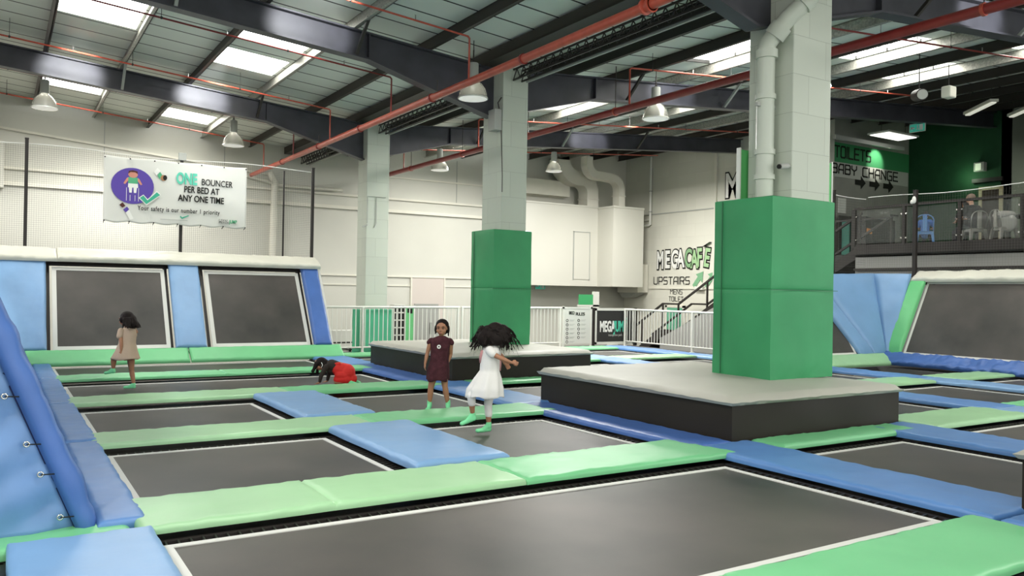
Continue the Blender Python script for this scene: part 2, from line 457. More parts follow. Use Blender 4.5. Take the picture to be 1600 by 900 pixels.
for i in range(len(xs) - 1):
    for j in range(len(ys) - 1):
        x0, x1, y0, y1 = xs[i], xs[i + 1], ys[j], ys[j + 1]
        cx, cy = (x0 + x1) / 2, (y0 + y1) / 2
        if any(s[0] < cx < s[1] and s[2] < cy < s[3] for s in SKY): continue
        r.hexa([(x0, y0, zr(x0)), (x1, y0, zr(x1)), (x1, y1, zr(x1)), (x0, y1, zr(x0)),
                (x0, y0, zr(x0) + .06), (x1, y0, zr(x1) + .06), (x1, y1, zr(x1) + .06), (x0, y1, zr(x0) + .06)])
struct(r.build('ceiling', liner))
skym = mat('rooflight_sheet', (0.9, 0.9, 0.86), 0.5, 0.3, emit=(1.0, 0.99, 0.93), es=SKY_EMIT)
for i, (x0, x1, y0, y1) in enumerate(SKY):
    s = MB(); n = max(8, int((y1 - y0) / 0.11) // 2 * 2)
    for k in range(n):
        ya = y0 - .05 + (y1 - y0 + .1) * k / n; yb = y0 - .05 + (y1 - y0 + .1) * (k + 1) / n
        ha = .09 if k % 2 else 0.03; hb = 0.03 if k % 2 else .09
        X0, X1 = x0 - .05, x1 + .05
        s.hexa([(X0, ya, zr(X0) + .06 + ha), (X1, ya, zr(X1) + .06 + ha), (X1, yb, zr(X1) + .06 + hb), (X0, yb, zr(X0) + .06 + hb),
                (X0, ya, zr(X0) + .07 + ha), (X1, ya, zr(X1) + .07 + ha), (X1, yb, zr(X1) + .07 + hb), (X0, yb, zr(X0) + .07 + hb)])
    struct(s.build('window_%d' % (i + 1), skym))

# back wall cladding rails, trims
def ledge(n, x0, x1, z, h=.05, d=.06, dz=0.0):
    s = MB(); s.hexa([(x0, 25 - d, z), (x1, 25 - d, z + dz), (x1, 25, z + dz), (x0, 25, z), (x0, 25 - d, z + h), (x1, 25 - d, z + h + dz), (x1, 25, z + h + dz), (x0, 25, z + h)])
    struct(s.build('trim_%d' % n, OFFW))
ledge(1, -8.9, 7.0, 5.6 + .085 * 8.9 + .02 - .12, .06, .08, -.085 * 15.9)
ledge(2, -8.9, 20.9, 4.47, .07, .08)
ledge(3, -8.9, 20.9, 4.05, .10, .10)
ledge(4, 6.5, 20.9, 1.92, .05, .05)
ledge(5, 6.5, 15.5, 1.62, .03, .03)
tag(MB().box(-1.2, .08, 24.7, 24.98, 3.95, 5.15).build('wall_panel', WHITE, bevel=.01), 'white panel on the back wall at the left edge, behind the net', 'panel')
ledge(6, 9.8, 15.4, 5.2, .05, .05)
# vertical joints on the back wall
for k, x in enumerate((-2, 2.4, 5.6, 13.4)):
    struct(MB().box(x, x + .02, 24.985, 25, 4.55, 6.0).build('trim_%d' % (7 + k), GREYP))
# right wall trims (a string course and a vertical cover strip)
struct(MB().box(20.97, 21, 15.7, 24.9, 4.5, 4.54).build('trim_11', GREYP))
struct(MB().box(20.93, 21, 20.1, 20.2, 1.8, 6.5).build('trim_12', OFFW))
struct(MB().box(20.96, 21, 15.7, 23.5, 1.70, 1.76).build('trim_13', OFFW))

# plant room boxes at the back
o = MB().box(15.6, 18.85, 24.0, 25, 1.75, 4.68).box(15.6, 18.85, 23.97, 25, 4.66, 4.72).build('trim_14', WHITE); struct(o)
o = MB().box(18.85, 20.3, 23.1, 25, 1.75, 4.64).box(18.83, 20.3, 23.07, 25, 4.62, 4.69).build('trim_15', WHITE); struct(o)
d = MB().box(17.75, 18.45, 23.975, 24.0, 2.0, 3.72).build('door_1', WHITE); struct(d)
MB().box(17.72, 17.75, 23.96, 24.0, 1.98, 3.75).box(18.45, 18.48, 23.96, 24.0, 1.98, 3.75).box(17.72, 18.48, 23.96, 24.0, 3.72, 3.75).build('frame', GREYP, d)
# low plinth band
# tall access panels in the back wall
o = MB().box(11.75, 12.95, 24.95, 25, .5, 1.9).build('door_2', mat('pinkish_panel', (0.60, 0.54, 0.49), .6, .3)); struct(o)
MB().box(11.7, 11.75, 24.93, 25, .5, 1.93).box(12.95, 13.0, 24.93, 25, .5, 1.93).build('frame', OFFW, o)

# raised walkway round the court
struct(MB().box(6.3, 15.9, 17.55, 19.0, -.12, -.03).box(14.62, 15.9, 12.6, 17.55, -.12, -.03).build('trim_17', CARPET))
struct(MB().box(16.55, 18.3, 3.9, 12.6, -.12, -.03).box(12.9, 16.55, 11.0, 12.6, -.12, -.03).build('trim_22', CARPET))
# dark fascia that closes the raised deck
struct(MB().box(6.3, 15.9, 18.9, 19.0, -1, -.12).box(15.8, 15.9, 12.6, 19, -1, -.12).build('trim_18', BLACKF))

# cafe balcony: slab, fascia beam, infill panel below
struct(MB().box(19.0, 30, 4, 13.3, 2.55, 2.75).box(21.0, 25, 13.3, 15.6, 2.55, 2.75).build('trim_19', mat('cafe_floor', (0.05, 0.055, 0.05), 0.6, 0.3)))
struct(MB().box(18.9, 19.0, 4, 13.3, 2.62, 2.82).box(18.92, 19, 4, 13.3, 2.2, 2.26).build('trim_20', BLACKF))
struct(MB().box(19.0, 19.1, 4, 13.3, -1, 2.6).build('wall_under_cafe', SUBW))

# ================================================================ RAFTERS, PURLINS
SIDE = {-1: 'left', 1: 'right'}
names_y = {0.55: 'nearest the viewer', 6.75: 'springing from the big padded column', 12.95: 'springing from the middle column', 19.1: 'springing from the farthest column'}
def rafter(y, side):
    xe = -9.0 if side < 0 else 30.0
    ds = [0, .6, 1.2, 1.8, 2.4, 3.0] + [3 + (abs(xe - 7.6) - 3) * k / 6 for k in range(1, 7)]
    pts = [7.6 + side * d for d in ds]
    s = MB(); t = .012
    def strip(za, zb_, w):
        for a, b in zip(pts[:-1], pts[1:]):
            lo, hi = (a, b) if a < b else (b, a)
            s.hexa([(lo, y - w, za(lo)), (hi, y - w, za(hi)), (hi, y + w, za(hi)), (lo, y + w, za(lo)),
                    (lo, y - w, zb_(lo)), (hi, y - w, zb_(hi)), (hi, y + w, zb_(hi)), (lo, y + w, zb_(lo))])
    strip(zb, zt, t)
    strip(lambda x: zt(x) - .03, lambda x: zt(x) - .002, .11)
    strip(lambda x: zb(x) - .03, lambda x: zb(x), .11)
    # web stiffeners
    for d in (2.4,):
        x = 7.6 + side * d; s.box(x - .01, x + .01, y - .1, y + .1, zb(x), zt(x) - .03)
    o = s.build('roof_rafter', RAFT)
    tag(o, 'dark slate tapered roof beam %s, running up to the %s' % (names_y[y], SIDE[side]), 'roof beam', 'tapered roof beams')
    return o
PX_L = [7.6 - .45 - 1.4 * k for k in range(0, 12)]
PX_L = [6.35, 4.97, 3.52, 2.15, .75, -.65, -2.05, -3.45, -4.85, -6.25, -7.65]
PX_R = [8.85, 9.45, 10.8, 12.2, 13.6, 15.0, 16.4, 17.8, 19.2, 20.6, 22.0, 23.4, 24.8, 26.2, 27.6, 29.0]
for y in (.55, 6.75, 12.95, 19.1):
    for sd in (-1, 1):
        rf = rafter(y, sd)
        for k, x in enumerate((4.97, 2.15, -.65) if sd < 0 else (10.8, 13.6, 16.4)):
            z1 = zt(x) + .05
            for q in (-1,):
                b = MB().bar((x, y + q * .08, zb(x) + .0), (x + .0, y + q * .62, z1), .05, .05)
                b.build('knee_brace', STEELD if k != 1 else GREYP, rf)
for lst, sd in ((PX_L, -1), (PX_R, 1)):
    for k, x in enumerate(lst):
        s = MB(); z0 = zt(x); w_ = .035; y0, y1 = -8, 24.98
        s.box(x - .008, x + .008, y0, y1, z0, z0 + .215)
        s.box(x - .008, x + .065, y0, y1, z0 + .205, z0 + .218); s.box(x - .065, x + .008, y0, y1, z0, z0 + .012)
        galv = (sd < 0 and k in (1, 3)) or (sd > 0 and k in (3, 5, 7))  # galvanised ones edge the rooflights; their lit look is in the pale colour
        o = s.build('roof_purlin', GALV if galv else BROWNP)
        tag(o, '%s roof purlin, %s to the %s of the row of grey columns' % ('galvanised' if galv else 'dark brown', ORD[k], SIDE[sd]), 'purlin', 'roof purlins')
# thick gutter beam over the column row
s = MB(); s.box(7.35, 7.42, -8, 24.9, 5.62, 5.8).box(7.78, 7.85, -8, 24.9, 5.62, 5.8).box(7.35, 7.85, -8, 24.9, 5.60, 5.63)
tag(s.build('valley_gutter', BROWNP), 'dark brown valley gutter running over the row of grey columns', 'gutter')

# ================================================================ COLUMNS
def column(x0, x1, y0, y1, zbase, label):
    ztop = 5.59
    s = MB().box(x0, x1, y0, y1, zbase, ztop)
    o = s.build('column', COLM, bevel=.012); tag(o, label, 'column', 'columns in the middle row')
    return o
col1 = column(7.9, 8.6, 6.39, 7.06, .56, 'largest grey blockwork column with a fat drainpipe, rising from the nearest big platform')
col2 = column(7.68, 8.22, 12.6, 13.3, .56, 'grey blockwork column with a small junction box, second in the row')
col3 = column(7.6, 8.19, 18.81, 19.4, -1, 'bare grey blockwork column farthest away, standing behind the white railing')
def column_pad(x0, x1, y0, y1, z0, z1, label, parts_of):
    e = empty('column_padding', ((x0 + x1) / 2, (y0 + y1) / 2, z0), 0, label, 'padding', 'green column padding')
    cx, cy = (x0 + x1) / 2, (y0 + y1) / 2
    s = MB(); n = 14; nz = 26
    # wrapped vinyl box with soft corners and creases at the mid seam and hem
    per = []
    for (ax, ay, bx, by) in ((x0, y0, x1, y0), (x1, y0, x1, y1), (x1, y1, x0, y1), (x0, y1, x0, y0)):
        for k in range(n): per.append((ax + (bx - ax) * k / n, ay + (by - ay) * k / n))
    P = len(per); vs = []; fs = []
    zm = z0 + (z1 - z0) * .49
    zsl = sorted([z0, z0 + .02, z0 + .06, z0 + .12, zm - .02, zm - .006, zm, zm + .006, zm + .02, z1 - .03, z1 - .01, z1] + [z0 + .2 + (z1 - z0 - .3) * k / nz for k in range(nz + 1)])
    for z in zsl:
        for i, (px, py) in enumerate(per):
            side = i // n; t = (i % n) / n
            nx_, ny_ = ((0, -1), (1, 0), (0, 1), (-1, 0))[side]
            bul = .03 * math.sin(PI * t) * min(1, (z - z0 + .05) / .2) * min(1, (z1 - z + .03) / .1)
            bul += -.012 * max(0, 1 - abs(z - zm) / .012) if t > 0 else 0
            bul += .008 * noise.noise(Vector((px * 5, py * 5, z * 2.2))) + (.014 * noise.noise(Vector((px * 9, py * 9, z * 14))) * max(0, 1 - (z - z0) / .3))
            topd = .035 * (1 if z == z1 else 0)
            vs.append((px + nx_ * bul - (px - cx) * topd - cx, py + ny_ * bul - (py - cy) * topd - cy, z - z0))
    for j in range(len(zsl) - 1):
        for i in range(P):
            i2 = (i + 1) % P; fs.append((j * P + i, j * P + i2, (j + 1) * P + i2, (j + 1) * P + i))
    fs.append(tuple(range((len(zsl) - 1) * P, len(zsl) * P))); fs.append(tuple(range(P))[::-1])
    s.add(vs, fs); s.build('padded_cover', DGREEN, e, smooth=True, angle=math.radians(40))
    # lacing strip and seam
    sm = MB(); sm.box(x0 - .036 - cx, x1 + .036 - cx, y0 - .036 - cy, y0 - .030 - cy, zm - z0 - .006, zm - z0 + .002)
    sm.build('seam', mat('dark_green_seam', (.03, .16, .07), .5, .4), e)
    lf = MB(); lf.box(x0 - .036 - cx, x0 - .025 - cx, y1 - .16 - cy, y1 - .15 - cy, .02, z1 - z0 - .02)
    lf.build('overlap_flap', mat('dark_green_seam', (.03, .16, .07), .5, .4), e)
    return e
column_pad(7.50, 8.62, 6.33, 7.22, .535, 2.66, 'big deep green padding wrapped round the nearest column on the large grey platform', None)
column_pad(7.50, 8.31, 12.54, 13.36, .535, 2.62, 'deep green padding wrapped round the middle column behind the two girls', None)
# drainpipe down the left face of the near column, stepping across its front near the top
dp = empty('drainpipe', (7.74, 6.66, 2.6), 0, 'fat grey painted drainpipe with an offset bend on the nearest column', 'pipe')
PIPEG = mat('grey_pipe_paint', (0.56, 0.60, 0.52), 0.4, 0.5)
pts = [(0, 0, 0.02), (0, 0, 1.82), (0, -.02, 1.92), (.10, -.22, 2.18), (.26, -.42, 2.42), (.34, -.50, 2.55), (.36, -.50, 2.9)]
MB().tube(pts, .105, 16).build('pipe', PIPEG, dp, smooth=True, angle=.8)
for a in ((0, 0, .32), (0, 0, .62), (0, 0, 1.28)):
    MB().tube([(a[0], a[1], a[2] - .03), (a[0], a[1], a[2] + .03)], .122, 16).build('socket_joint', PIPEG, dp, smooth=True, angle=.8)
for a, b in (((.0, -.01, 1.74), (0, -.01, 1.84)), ((.03, -.085, 1.99), (.075, -.17, 2.11)), ((.20, -.345, 2.33), (.245, -.40, 2.40))):
    MB().tube([a, b], .128, 16).build('socket_joint', PIPEG, dp, smooth=True, angle=.8)
MB().box(-.16, .16, -.02, .02, 1.16, 1.20).build('pipe_bracket', GREYP, dp)
# green board strapped behind the near column
e = tag(MB().box(7.79, 9.56, 7.08, 7.12, 2.68, 3.32).build('sign_board', mat('bright_green_board', (0.12, 0.50, 0.16), .5, .3), bevel=.004), 'green sign board fixed behind the nearest column, mostly hidden by it', 'sign')
MB().box(7.77, 7.79, 7.07, 7.13, 2.66, 3.34).box(9.56, 9.58, 7.07, 7.13, 2.66, 3.34).build('white_edge', WPRINT, e)
# camera and wiring on the columns
cc = tag(MB().tube([(7.72, 6.42, 3.02), (7.86, 6.42, 3.04)], .035, 10).tube([(7.86, 6.42, 3.04), (7.9, 6.42, 3.04)], .015, 8).build('security_camera', GREYP, smooth=True, angle=.8), 'small grey security camera on the left side of the nearest column', 'camera')
MB().tube([(7.70, 6.42, 3.018), (7.722, 6.42, 3.02)], .027, 10).build('lens', BLACK, cc)
jb = tag(MB().box(7.52, 7.67, 12.62, 12.86, 4.42, 4.80).build('junction_box', GREYP, bevel=.01), 'grey electrical box high on the left face of the middle column', 'box')
MB().tube([(7.6, 12.6, 4.8), (7.56, 12.58, 4.9), (7.62, 12.56, 5.0)], .012, 8).tube([(7.66, 12.62, 4.42), (7.68, 12.585, 3.6), (7.68, 12.585, 3.3)], .008, 6).build('cable', STEELD, jb)
wl = tag(MB().tube([(7.66, 18.9, 3.78), (7.62, 18.79, 3.75), (7.62, 18.79, 3.12)], .009, 6).tube([(7.85, 18.79, 3.78), (7.85, 18.79, 3.12), (7.80, 18.79, 3.02)], .009, 6).tube([(7.5, 18.79, 3.02), (7.62, 18.79, 3.08)], .018, 6).tube([(7.62, 18.79, 3.78), (8.1, 18.79, 3.78)], .009, 6).build('conduit', GREYP), 'thin grey conduit loop on the face of the farthest column', 'conduit')

# ================================================================ PLATFORMS
def platform(x0, x1, y0, y1, h, label):
    e = empty('platform', ((x0 + x1) / 2, (y0 + y1) / 2, 0), 0, label, 'platform', 'padded box platforms round the columns')
    cx, cy = (x0 + x1) / 2, (y0 + y1) / 2
    s = MB(); n = 24; vs = []; fs = []; per = []
    for (ax, ay, bx, by) in ((x0, y0, x1, y0), (x1, y0, x1, y1), (x1, y1, x0, y1), (x0, y1, x0, y0)):
        for k in range(n): per.append((ax + (bx - ax) * k / n, ay + (by - ay) * k / n))
    P = len(per); zs = [-.02, .1, .2, .3, .4, h - .04]
    for z in zs:
        for i, (px, py) in enumerate(per):
            side = i // n; nx_, ny_ = ((0, -1), (1, 0), (0, 1), (-1, 0))[side]
            b = .012 * noise.noise(Vector((px * 1.5, py * 1.5, z * 3)))
            if i % n == 0: b = 0
            vs.append((px + nx_ * b - cx, py + ny_ * b - cy, z))
    for j in range(len(zs) - 1):
        for i in range(P):
            i2 = (i + 1) % P; fs.append((j * P + i, j * P + i2, (j + 1) * P + i2, (j + 1) * P + i))
    s.add(vs, fs); s.build('side_skirt', BLACKV, e, smooth=True, angle=.6)
    L, W = x1 - x0 + .09, y1 - y0 + .09
    mb = MB(); N = 44; g = []
    for j in range(N + 1):
        for i in range(N + 1):
            u = i / N; v = j / N
            u = .5 - .5 * math.cos(PI * u) if False else u
            x = u * L; y = v * W; d = min(x, L - x, y, W - y)
            q = min(1, d / .10); z = -.045 + .045 * math.sqrt(max(0, 1 - (1 - q) ** 2)) + .05 * (min(1, d / 1.0) ** .7)
            z += .006 * noise.noise(Vector((x * 2.3, y * 2.3, cx))) + .010 * noise.noise(Vector((x * 7, y * 7, cx))) * (1 if d < .12 else .15)
            mb.v.append((x - L / 2, y - W / 2, h - .005 + z))
    for j in range(N):
        for i in range(N):
            a = j * (N + 1) + i; mb.f.append([a, a + 1, a + N + 2, a + N + 1]); mb.mi.append(0)
    per = [(i, 0) for i in range(N)] + [(N, j) for j in range(N)] + [(i, N) for i in range(N, 0, -1)] + [(0, j) for j in range(N, 0, -1)]
    b0 = len(mb.v)
    for i, j in per:
        p = mb.v[j * (N + 1) + i]; mb.v.append((p[0] * .985, p[1] * .985, h - .085))
    for k in range(len(per)):
        k2 = (k + 1) % len(per); a = per[k][1] * (N + 1) + per[k][0]; c = per[k2][1] * (N + 1) + per[k2][0]
        mb.f.append([c, a, b0 + k, b0 + k2]); mb.mi.append(0)
    mb.f.append([b0 + k for k in range(len(per))][::-1]); mb.mi.append(0)
    mb.build('top_pad', CREAM, e, smooth=True, angle=.9)
    return e
platform(6.12, 8.88, 5.62, 8.95, .5, 'big black sided platform with a pale grey top round the nearest column')
platform(6.12, 8.88, 11.45, 14.8, .5, 'black sided platform with a pale top round the middle column, behind the girls')
platform(5.96, 8.9, -.6, 2.86, .5, 'black sided platform cut off by the right edge of the picture')

# ================================================================ COURT
ROWS = [(2.25, 2.95), (5.17, 5.94), (8.07, 8.78), (10.96, 11.68), (13.82, 14.5), (16.66, 17.38)]
rown = ['nearest', 'second', 'third', 'fourth', 'fifth', 'sixth']
BEDY = [(0.2, 2.1), (3.08, 5.03), (6.06, 7.9), (8.92, 10.68), (11.82, 13.5), (14.65, 16.5)]
ZP = .035; TP = .05
where = ['', 'in front of the nearest wide green strip', 'in front of the two girls', 'behind the two girls', 'under the crawling child', 'before the far sloping wall']
def T_(x0, x1, r_, label, **k): return tramp((x0, BEDY[r_][0], 0), (1, 0, 0), (0, 1, 0), x1 - x0, BEDY[r_][1] - BEDY[r_][0], label, group='floor trampolines', **k)
# left court
T_(.82, 5.40, 1, 'largest wide grey trampoline in the foreground, between two green strips', tape=.055)
T_(.82, 2.80, 2, 'square grey trampoline left of the nearest raised blue mat')
T_(3.86, 5.42, 2, 'grey trampoline under the girl in white, right of the nearest blue mat')
T_(.82, 2.80, 3, 'small grey trampoline left of the farther blue mat')
T_(3.80, 5.42, 3, 'grey trampoline behind the girl in maroon, right of the farther blue mat')
T_(.82, 5.42, 4, 'long grey trampoline under the girl in the beige dress and the crawling child')
T_(.82, 5.42, 5, 'farthest long grey trampoline, before the sloping end wall')
T_(-2.2, -.08, 1, 'sliver of grey trampoline at the bottom left corner')
T_(.82, 5.40, 0, 'grey trampoline nearest the camera, below the picture')
# right court
T_(6.46, 8.02, 1, 'dark trampoline to the right of the long blue mat, before the nearest platform')
T_(6.40, 8.02, 3, 'dark trampoline between the two platforms')
T_(6.46, 8.02, 5, 'dark trampoline behind the middle platform, close to the white railing')
for c, (xa, xb) in enumerate(((9.02, 10.9), (11.85, 13.72))):
    for r_ in (1, 2, 3, 4, 5):
        T_(xa, xb, r_, 'dark trampoline in the %s column right of the platforms, %s row from the front' % (ORD[c], ORD[r_ - 1]), spring=(r_ < 3))
for r_ in (1, 2):
    T_(14.68, 16.3, r_, 'dark trampoline beside the right sloping wall, %s row from the front' % ORD[r_ - 1], spring=False)

# green strips, left court
def strip(x0, x1, r_, m, label, cuts=(), taper=0.0, T=TP, z=ZP, name='green_mat', y=None):
    a, b = y or ROWS[r_]
    return pad(name, m, (x0, a, z), (1, 0, 0), (0, 1, 0), x1 - x0, b - a, T, label, 'mat', 'green strip mats', taper=taper, cuts=cuts)
strip(.55, 5.50, 0, GREEN, 'nearest wide green mat, cut off by the bottom edge of the picture', cuts=(2.6,))
strip(.72, 3.42, 1, PALE, 'pale green mat running to the long blue mat in the foreground, its left length', cuts=(1.2,))
strip(3.42, 5.72, 1, GREEN, 'green mat in the foreground, its right length that ends at the long blue mat', taper=-.12)
strip(.72, 3.42, 2, PALE, 'pale green mat behind the nearest blue mat, left length', cuts=())
strip(3.42, 5.80, 2, GREEN, 'green mat under the feet of the girls, right length', taper=-.12)
strip(.72, 3.42, 3, PALE, 'pale green mat in front of the beige dress girl, left length')
strip(3.42, 5.80, 3, GREEN, 'green mat in front of the crawling child, right length', taper=-.12)
strip(.72, 3.20, 4, GREEN, 'green mat just behind the girl in the beige dress')
strip(3.20, 5.80, 4, GREEN, 'green mat just behind the crawling child')
strip(-2.5, .70, 1, GREEN, 'green mat at the left edge, under the end of the laced blue wall', z=.0, T=.06)
for r_ in (2, 3, 4): strip(.5, .72, r_, GREEN, 'sliver of green mat between the blue edge mats, %s from the front' % ORD[r_ - 2], z=.0, T=.045)
# green strips right court
def rs(x0, x1, r_, m, label, **k): return strip(x0, x1, r_, m, label, **k)
rs(6.35, 8.55, 1, GREEN, 'thin green mat along the foot of the nearest platform', y=(5.17, 5.58))
rs(8.92, 11.0, 1, PALE, 'pale green mat to the right of the nearest platform')
rs(11.75, 13.85, 1, GREEN, 'green mat between dark trampolines at the right edge of the picture')
rs(8.92, 11.0, 2, GREEN, 'green mat right behind the right corner of the nearest platform')
rs(11.72, 13.85, 2, PALE, 'pale green mat beyond the right corner of the nearest platform')
rs(14.55, 16.6, 1, GREEN, 'green mat at the foot of the right wall, nearer one')
rs(14.55, 16.5, 2, PALE, 'pointed pale green mat at the foot of the right sloping wall')
rs(6.3, 8.05, 3, GREEN, 'green mat along the foot of the middle platform', y=(10.96, 11.4))
rs(6.3, 8.05, 2, GREEN, 'green mat behind the nearest platform', y=(9.0, 9.1))
for c, (xa, xb) in enumerate(((8.92, 11.0), (11.72, 13.85))):
    for r_ in (3, 4, 5):
        rs(xa, xb, r_, PALE if (c + r_) % 2 else GREEN, 'green mat in the back court, %s column right of the platforms, %s row' % (ORD[c], ORD[r_ - 3]))
rs(6.3, 8.05, 4, GREEN, 'green mat behind the middle platform, hidden mostly', y=(14.84, 14.92))
rs(6.3, 8.05, 5, GREEN, 'green mat before the white railing, beyond the blue mats')
# long blue strips (running away from the viewer)
def bs_(x0, x1, y0, y1, m, label, T=.06, z=.03, **k):
    return pad('blue_mat', m, (x1, y0, z), (0, 1, 0), (-1, 0, 0), y1 - y0, x1 - x0, T, label, 'mat', 'blue strip mats', **k)
bs_(5.56, 5.90, .2, 2.80, BLUE, 'long blue mat at the bottom right, nearest length', z=.02)
bs_(5.56, 6.30, 2.84, 5.58, BLUE, 'long blue mat that ends at the corner of the nearest platform', z=.02)
bs_(5.56, 6.10, 5.58, 8.75, DBLUE, 'narrow blue mat along the left foot of the nearest platform', z=.02)
bs_(5.56, 6.30, 8.75, 11.42, BLUE, 'blue mat between the two platforms', z=.02)
bs_(5.56, 6.10, 11.42, 14.6, DBLUE, 'narrow blue mat along the left foot of the middle platform', z=.02)
bs_(5.56, 6.28, 14.6, 17.2, BLUE, 'blue mat behind the crawling child, near the end of the sloping wall', z=.02)
for c, (xa, xb) in enumerate(((8.14, 8.88), (11.02, 11.72), (13.86, 14.54))):
    segs = [(.3, 2.9), (2.9, 5.58), (8.98, 11.4), (14.84, 17.4)] if c == 0 else [(.3, 2.9), (2.9, 5.7), (5.7, 8.5), (8.5, 11.3), (11.3, 14.2), (14.2, 17.4)]
    for k, (a, b) in enumerate(segs):
        if c == 0 and k >= 2 and False: continue
        bs_(xa, xb, a, b, BLUE if (k + c) % 2 else LBLUE, 'blue mat, %s blue line past the long foreground one, %s length from the front' % (ORD[c], ORD[k]), z=.02)
# raised blue mats between paired trampolines
def rb(x0, x1, y0, y1, label): return pad('blue_mat', LBLUE, (x0, y0, .03), (1, 0, 0), (0, 1, 0), x1 - x0, y1 - y0, .075, label, 'mat', 'raised blue mats', wave=.012, wrinkle=.006)
rb(2.88, 3.78, 5.98, 8.06, 'nearest raised light blue mat between two trampolines, left of the girl in white')
rb(2.88, 3.72, 8.80, 10.95, 'farther raised light blue mat between two trampolines, left of the girl in maroon')
# flat blue mats at the left border
for k, (a, b) in enumerate(((3.0, 5.22), (5.4, 8.28), (8.34, 11.05), (11.12, 13.9), (13.98, 16.6))):
    pad('blue_mat', BLUE if k else LBLUE, (.52 if k else .06, a, .03), (1, 0, 0), (0, 1, 0), .28 if k else .74, b - a, .06, 'flat blue edge mat by the laced blue wall, %s from the front' % ORD[k], 'mat', 'blue edge mats', wave=.014)

# deck bearers under the court
for k, (a, b) in enumerate(ROWS):
    s = MB().box(-2.5, 16.7 if k < 3 else 14.6, (a + b) / 2 - .22, (a + b) / 2 + .22, -.12, -.06)
    tag(s.build('deck_bearer', BLACKF), 'black steel deck bearer under the %s line of green mats' % rown[k], 'frame', 'black deck bearers')
s = MB()
# ================================================================ SLOPING WALLS
def slope(y0, z0, y1, z1):
    d = Vector((0, y1 - y0, z1 - z0)); return d.length, d.normalized()
# --- far end wall of the left court (leans back)
Ls, us = slope(16.9, .28, 17.92, 1.86)
EX = (1, 0, 0)
nrm = Vector(EX).cross(us)
def ew(x, t, off=0.0): return Vector((x, 16.9, .28)) + us * t + nrm * (-off if nrm.y > 0 else off)
nout = nrm if nrm.y < 0 else -nrm   # towards the viewer
nout = Vector(EX).cross(us)
for k, (xa, xb, lab) in enumerate(((.86, 2.86, 'sloping wall trampoline behind the girl in the beige dress'), (3.64, 5.63, 'sloping wall trampoline on the right half of the far end wall'), (-2.0, -.08, 'sloping wall trampoline at the far left, cut by the picture edge'))):
    tramp(Vector((xa, 16.9, .28)) + us * .02, EX, us, xb - xa, Ls - .06, lab, tape=.075, group='sloping wall trampolines', spring=False)
for xa, xb, m, lab in ((-.02, .76, LBLUE, 'blue upright mat on the far end wall, left of the first sloping trampoline'), (2.94, 3.52, LBLUE, 'blue upright mat between the two sloping trampolines'), (5.70, 6.08, DBLUE, 'darker blue upright mat at the right end of the far sloping wall')):
    pad('blue_mat', m, Vector((xa, 16.88, .27)) + us * 0, EX, us, xb - xa, Ls + .12, .10, lab, 'mat', 'upright blue mats', wrinkle=.006)
# green mats at the foot, tilted up
gf = Vector((0, .3, .24)); gl = gf.length
for xa, xb, m in ((-.2, 3.15, GREEN), (3.17, 6.25, GREEN)):
    pad('green_mat', m, (xa, 16.55, .03), EX, gf, xb - xa, gl, .07, 'green skirting mat at the foot of the far sloping wall, %s length' % ('left' if xa < 0 else 'right'), 'mat', 'green skirting mats')
# cream crash mat over the top
for xa, xb, nm in ((-2.4, .95, 'left'), (.95, 6.12, 'long main')):
    pad('cream_mat', LCREAM, (xa, 17.80, 1.93), EX, (0, .3, .17), xb - xa, .42, .10, 'cream padded capping along the top of the far sloping wall, %s length' % nm, 'mat', 'cream capping mats', wrinkle=.012, dx=.05)
# steel back frame
s = MB()
for x in (-2.0, .8, 2.9, 3.6, 5.68):
    s.bar((x, 16.98, .2), (x, 18.05, 1.9), .05, .05); s.bar((x, 18.12, -.05), (x, 18.12, 1.95), .05, .05)
s.bar((-2.2, 18.1, 1.88), (6.1, 18.1, 1.88), .06, .06); s.bar((-2.2, 17.02, .2), (6.1, 17.02, .2), .05, .05)
tag(s.build('wall_frame', BLACKF), 'black steel frame carrying the far sloping wall', 'frame')
s = MB().hexa([(6.11, 16.9, 0), (6.16, 16.9, 0), (6.16, 18.2, 0), (6.11, 18.2, 0), (6.11, 16.95, .25), (6.16, 16.95, .25), (6.16, 18.2, .25), (6.11, 18.2, .25)])
s.hexa([(6.11, 16.95, .25), (6.16, 16.95, .25), (6.16, 18.2, .25), (6.11, 18.2, .25), (6.11, 17.98, 1.98), (6.16, 17.98, 1.98), (6.16, 18.2, 1.98), (6.11, 18.2, 1.98)])
tag(s.build('end_panel', WHITEM), 'narrow off-white end panel closing the right side of the far sloping wall', 'panel')

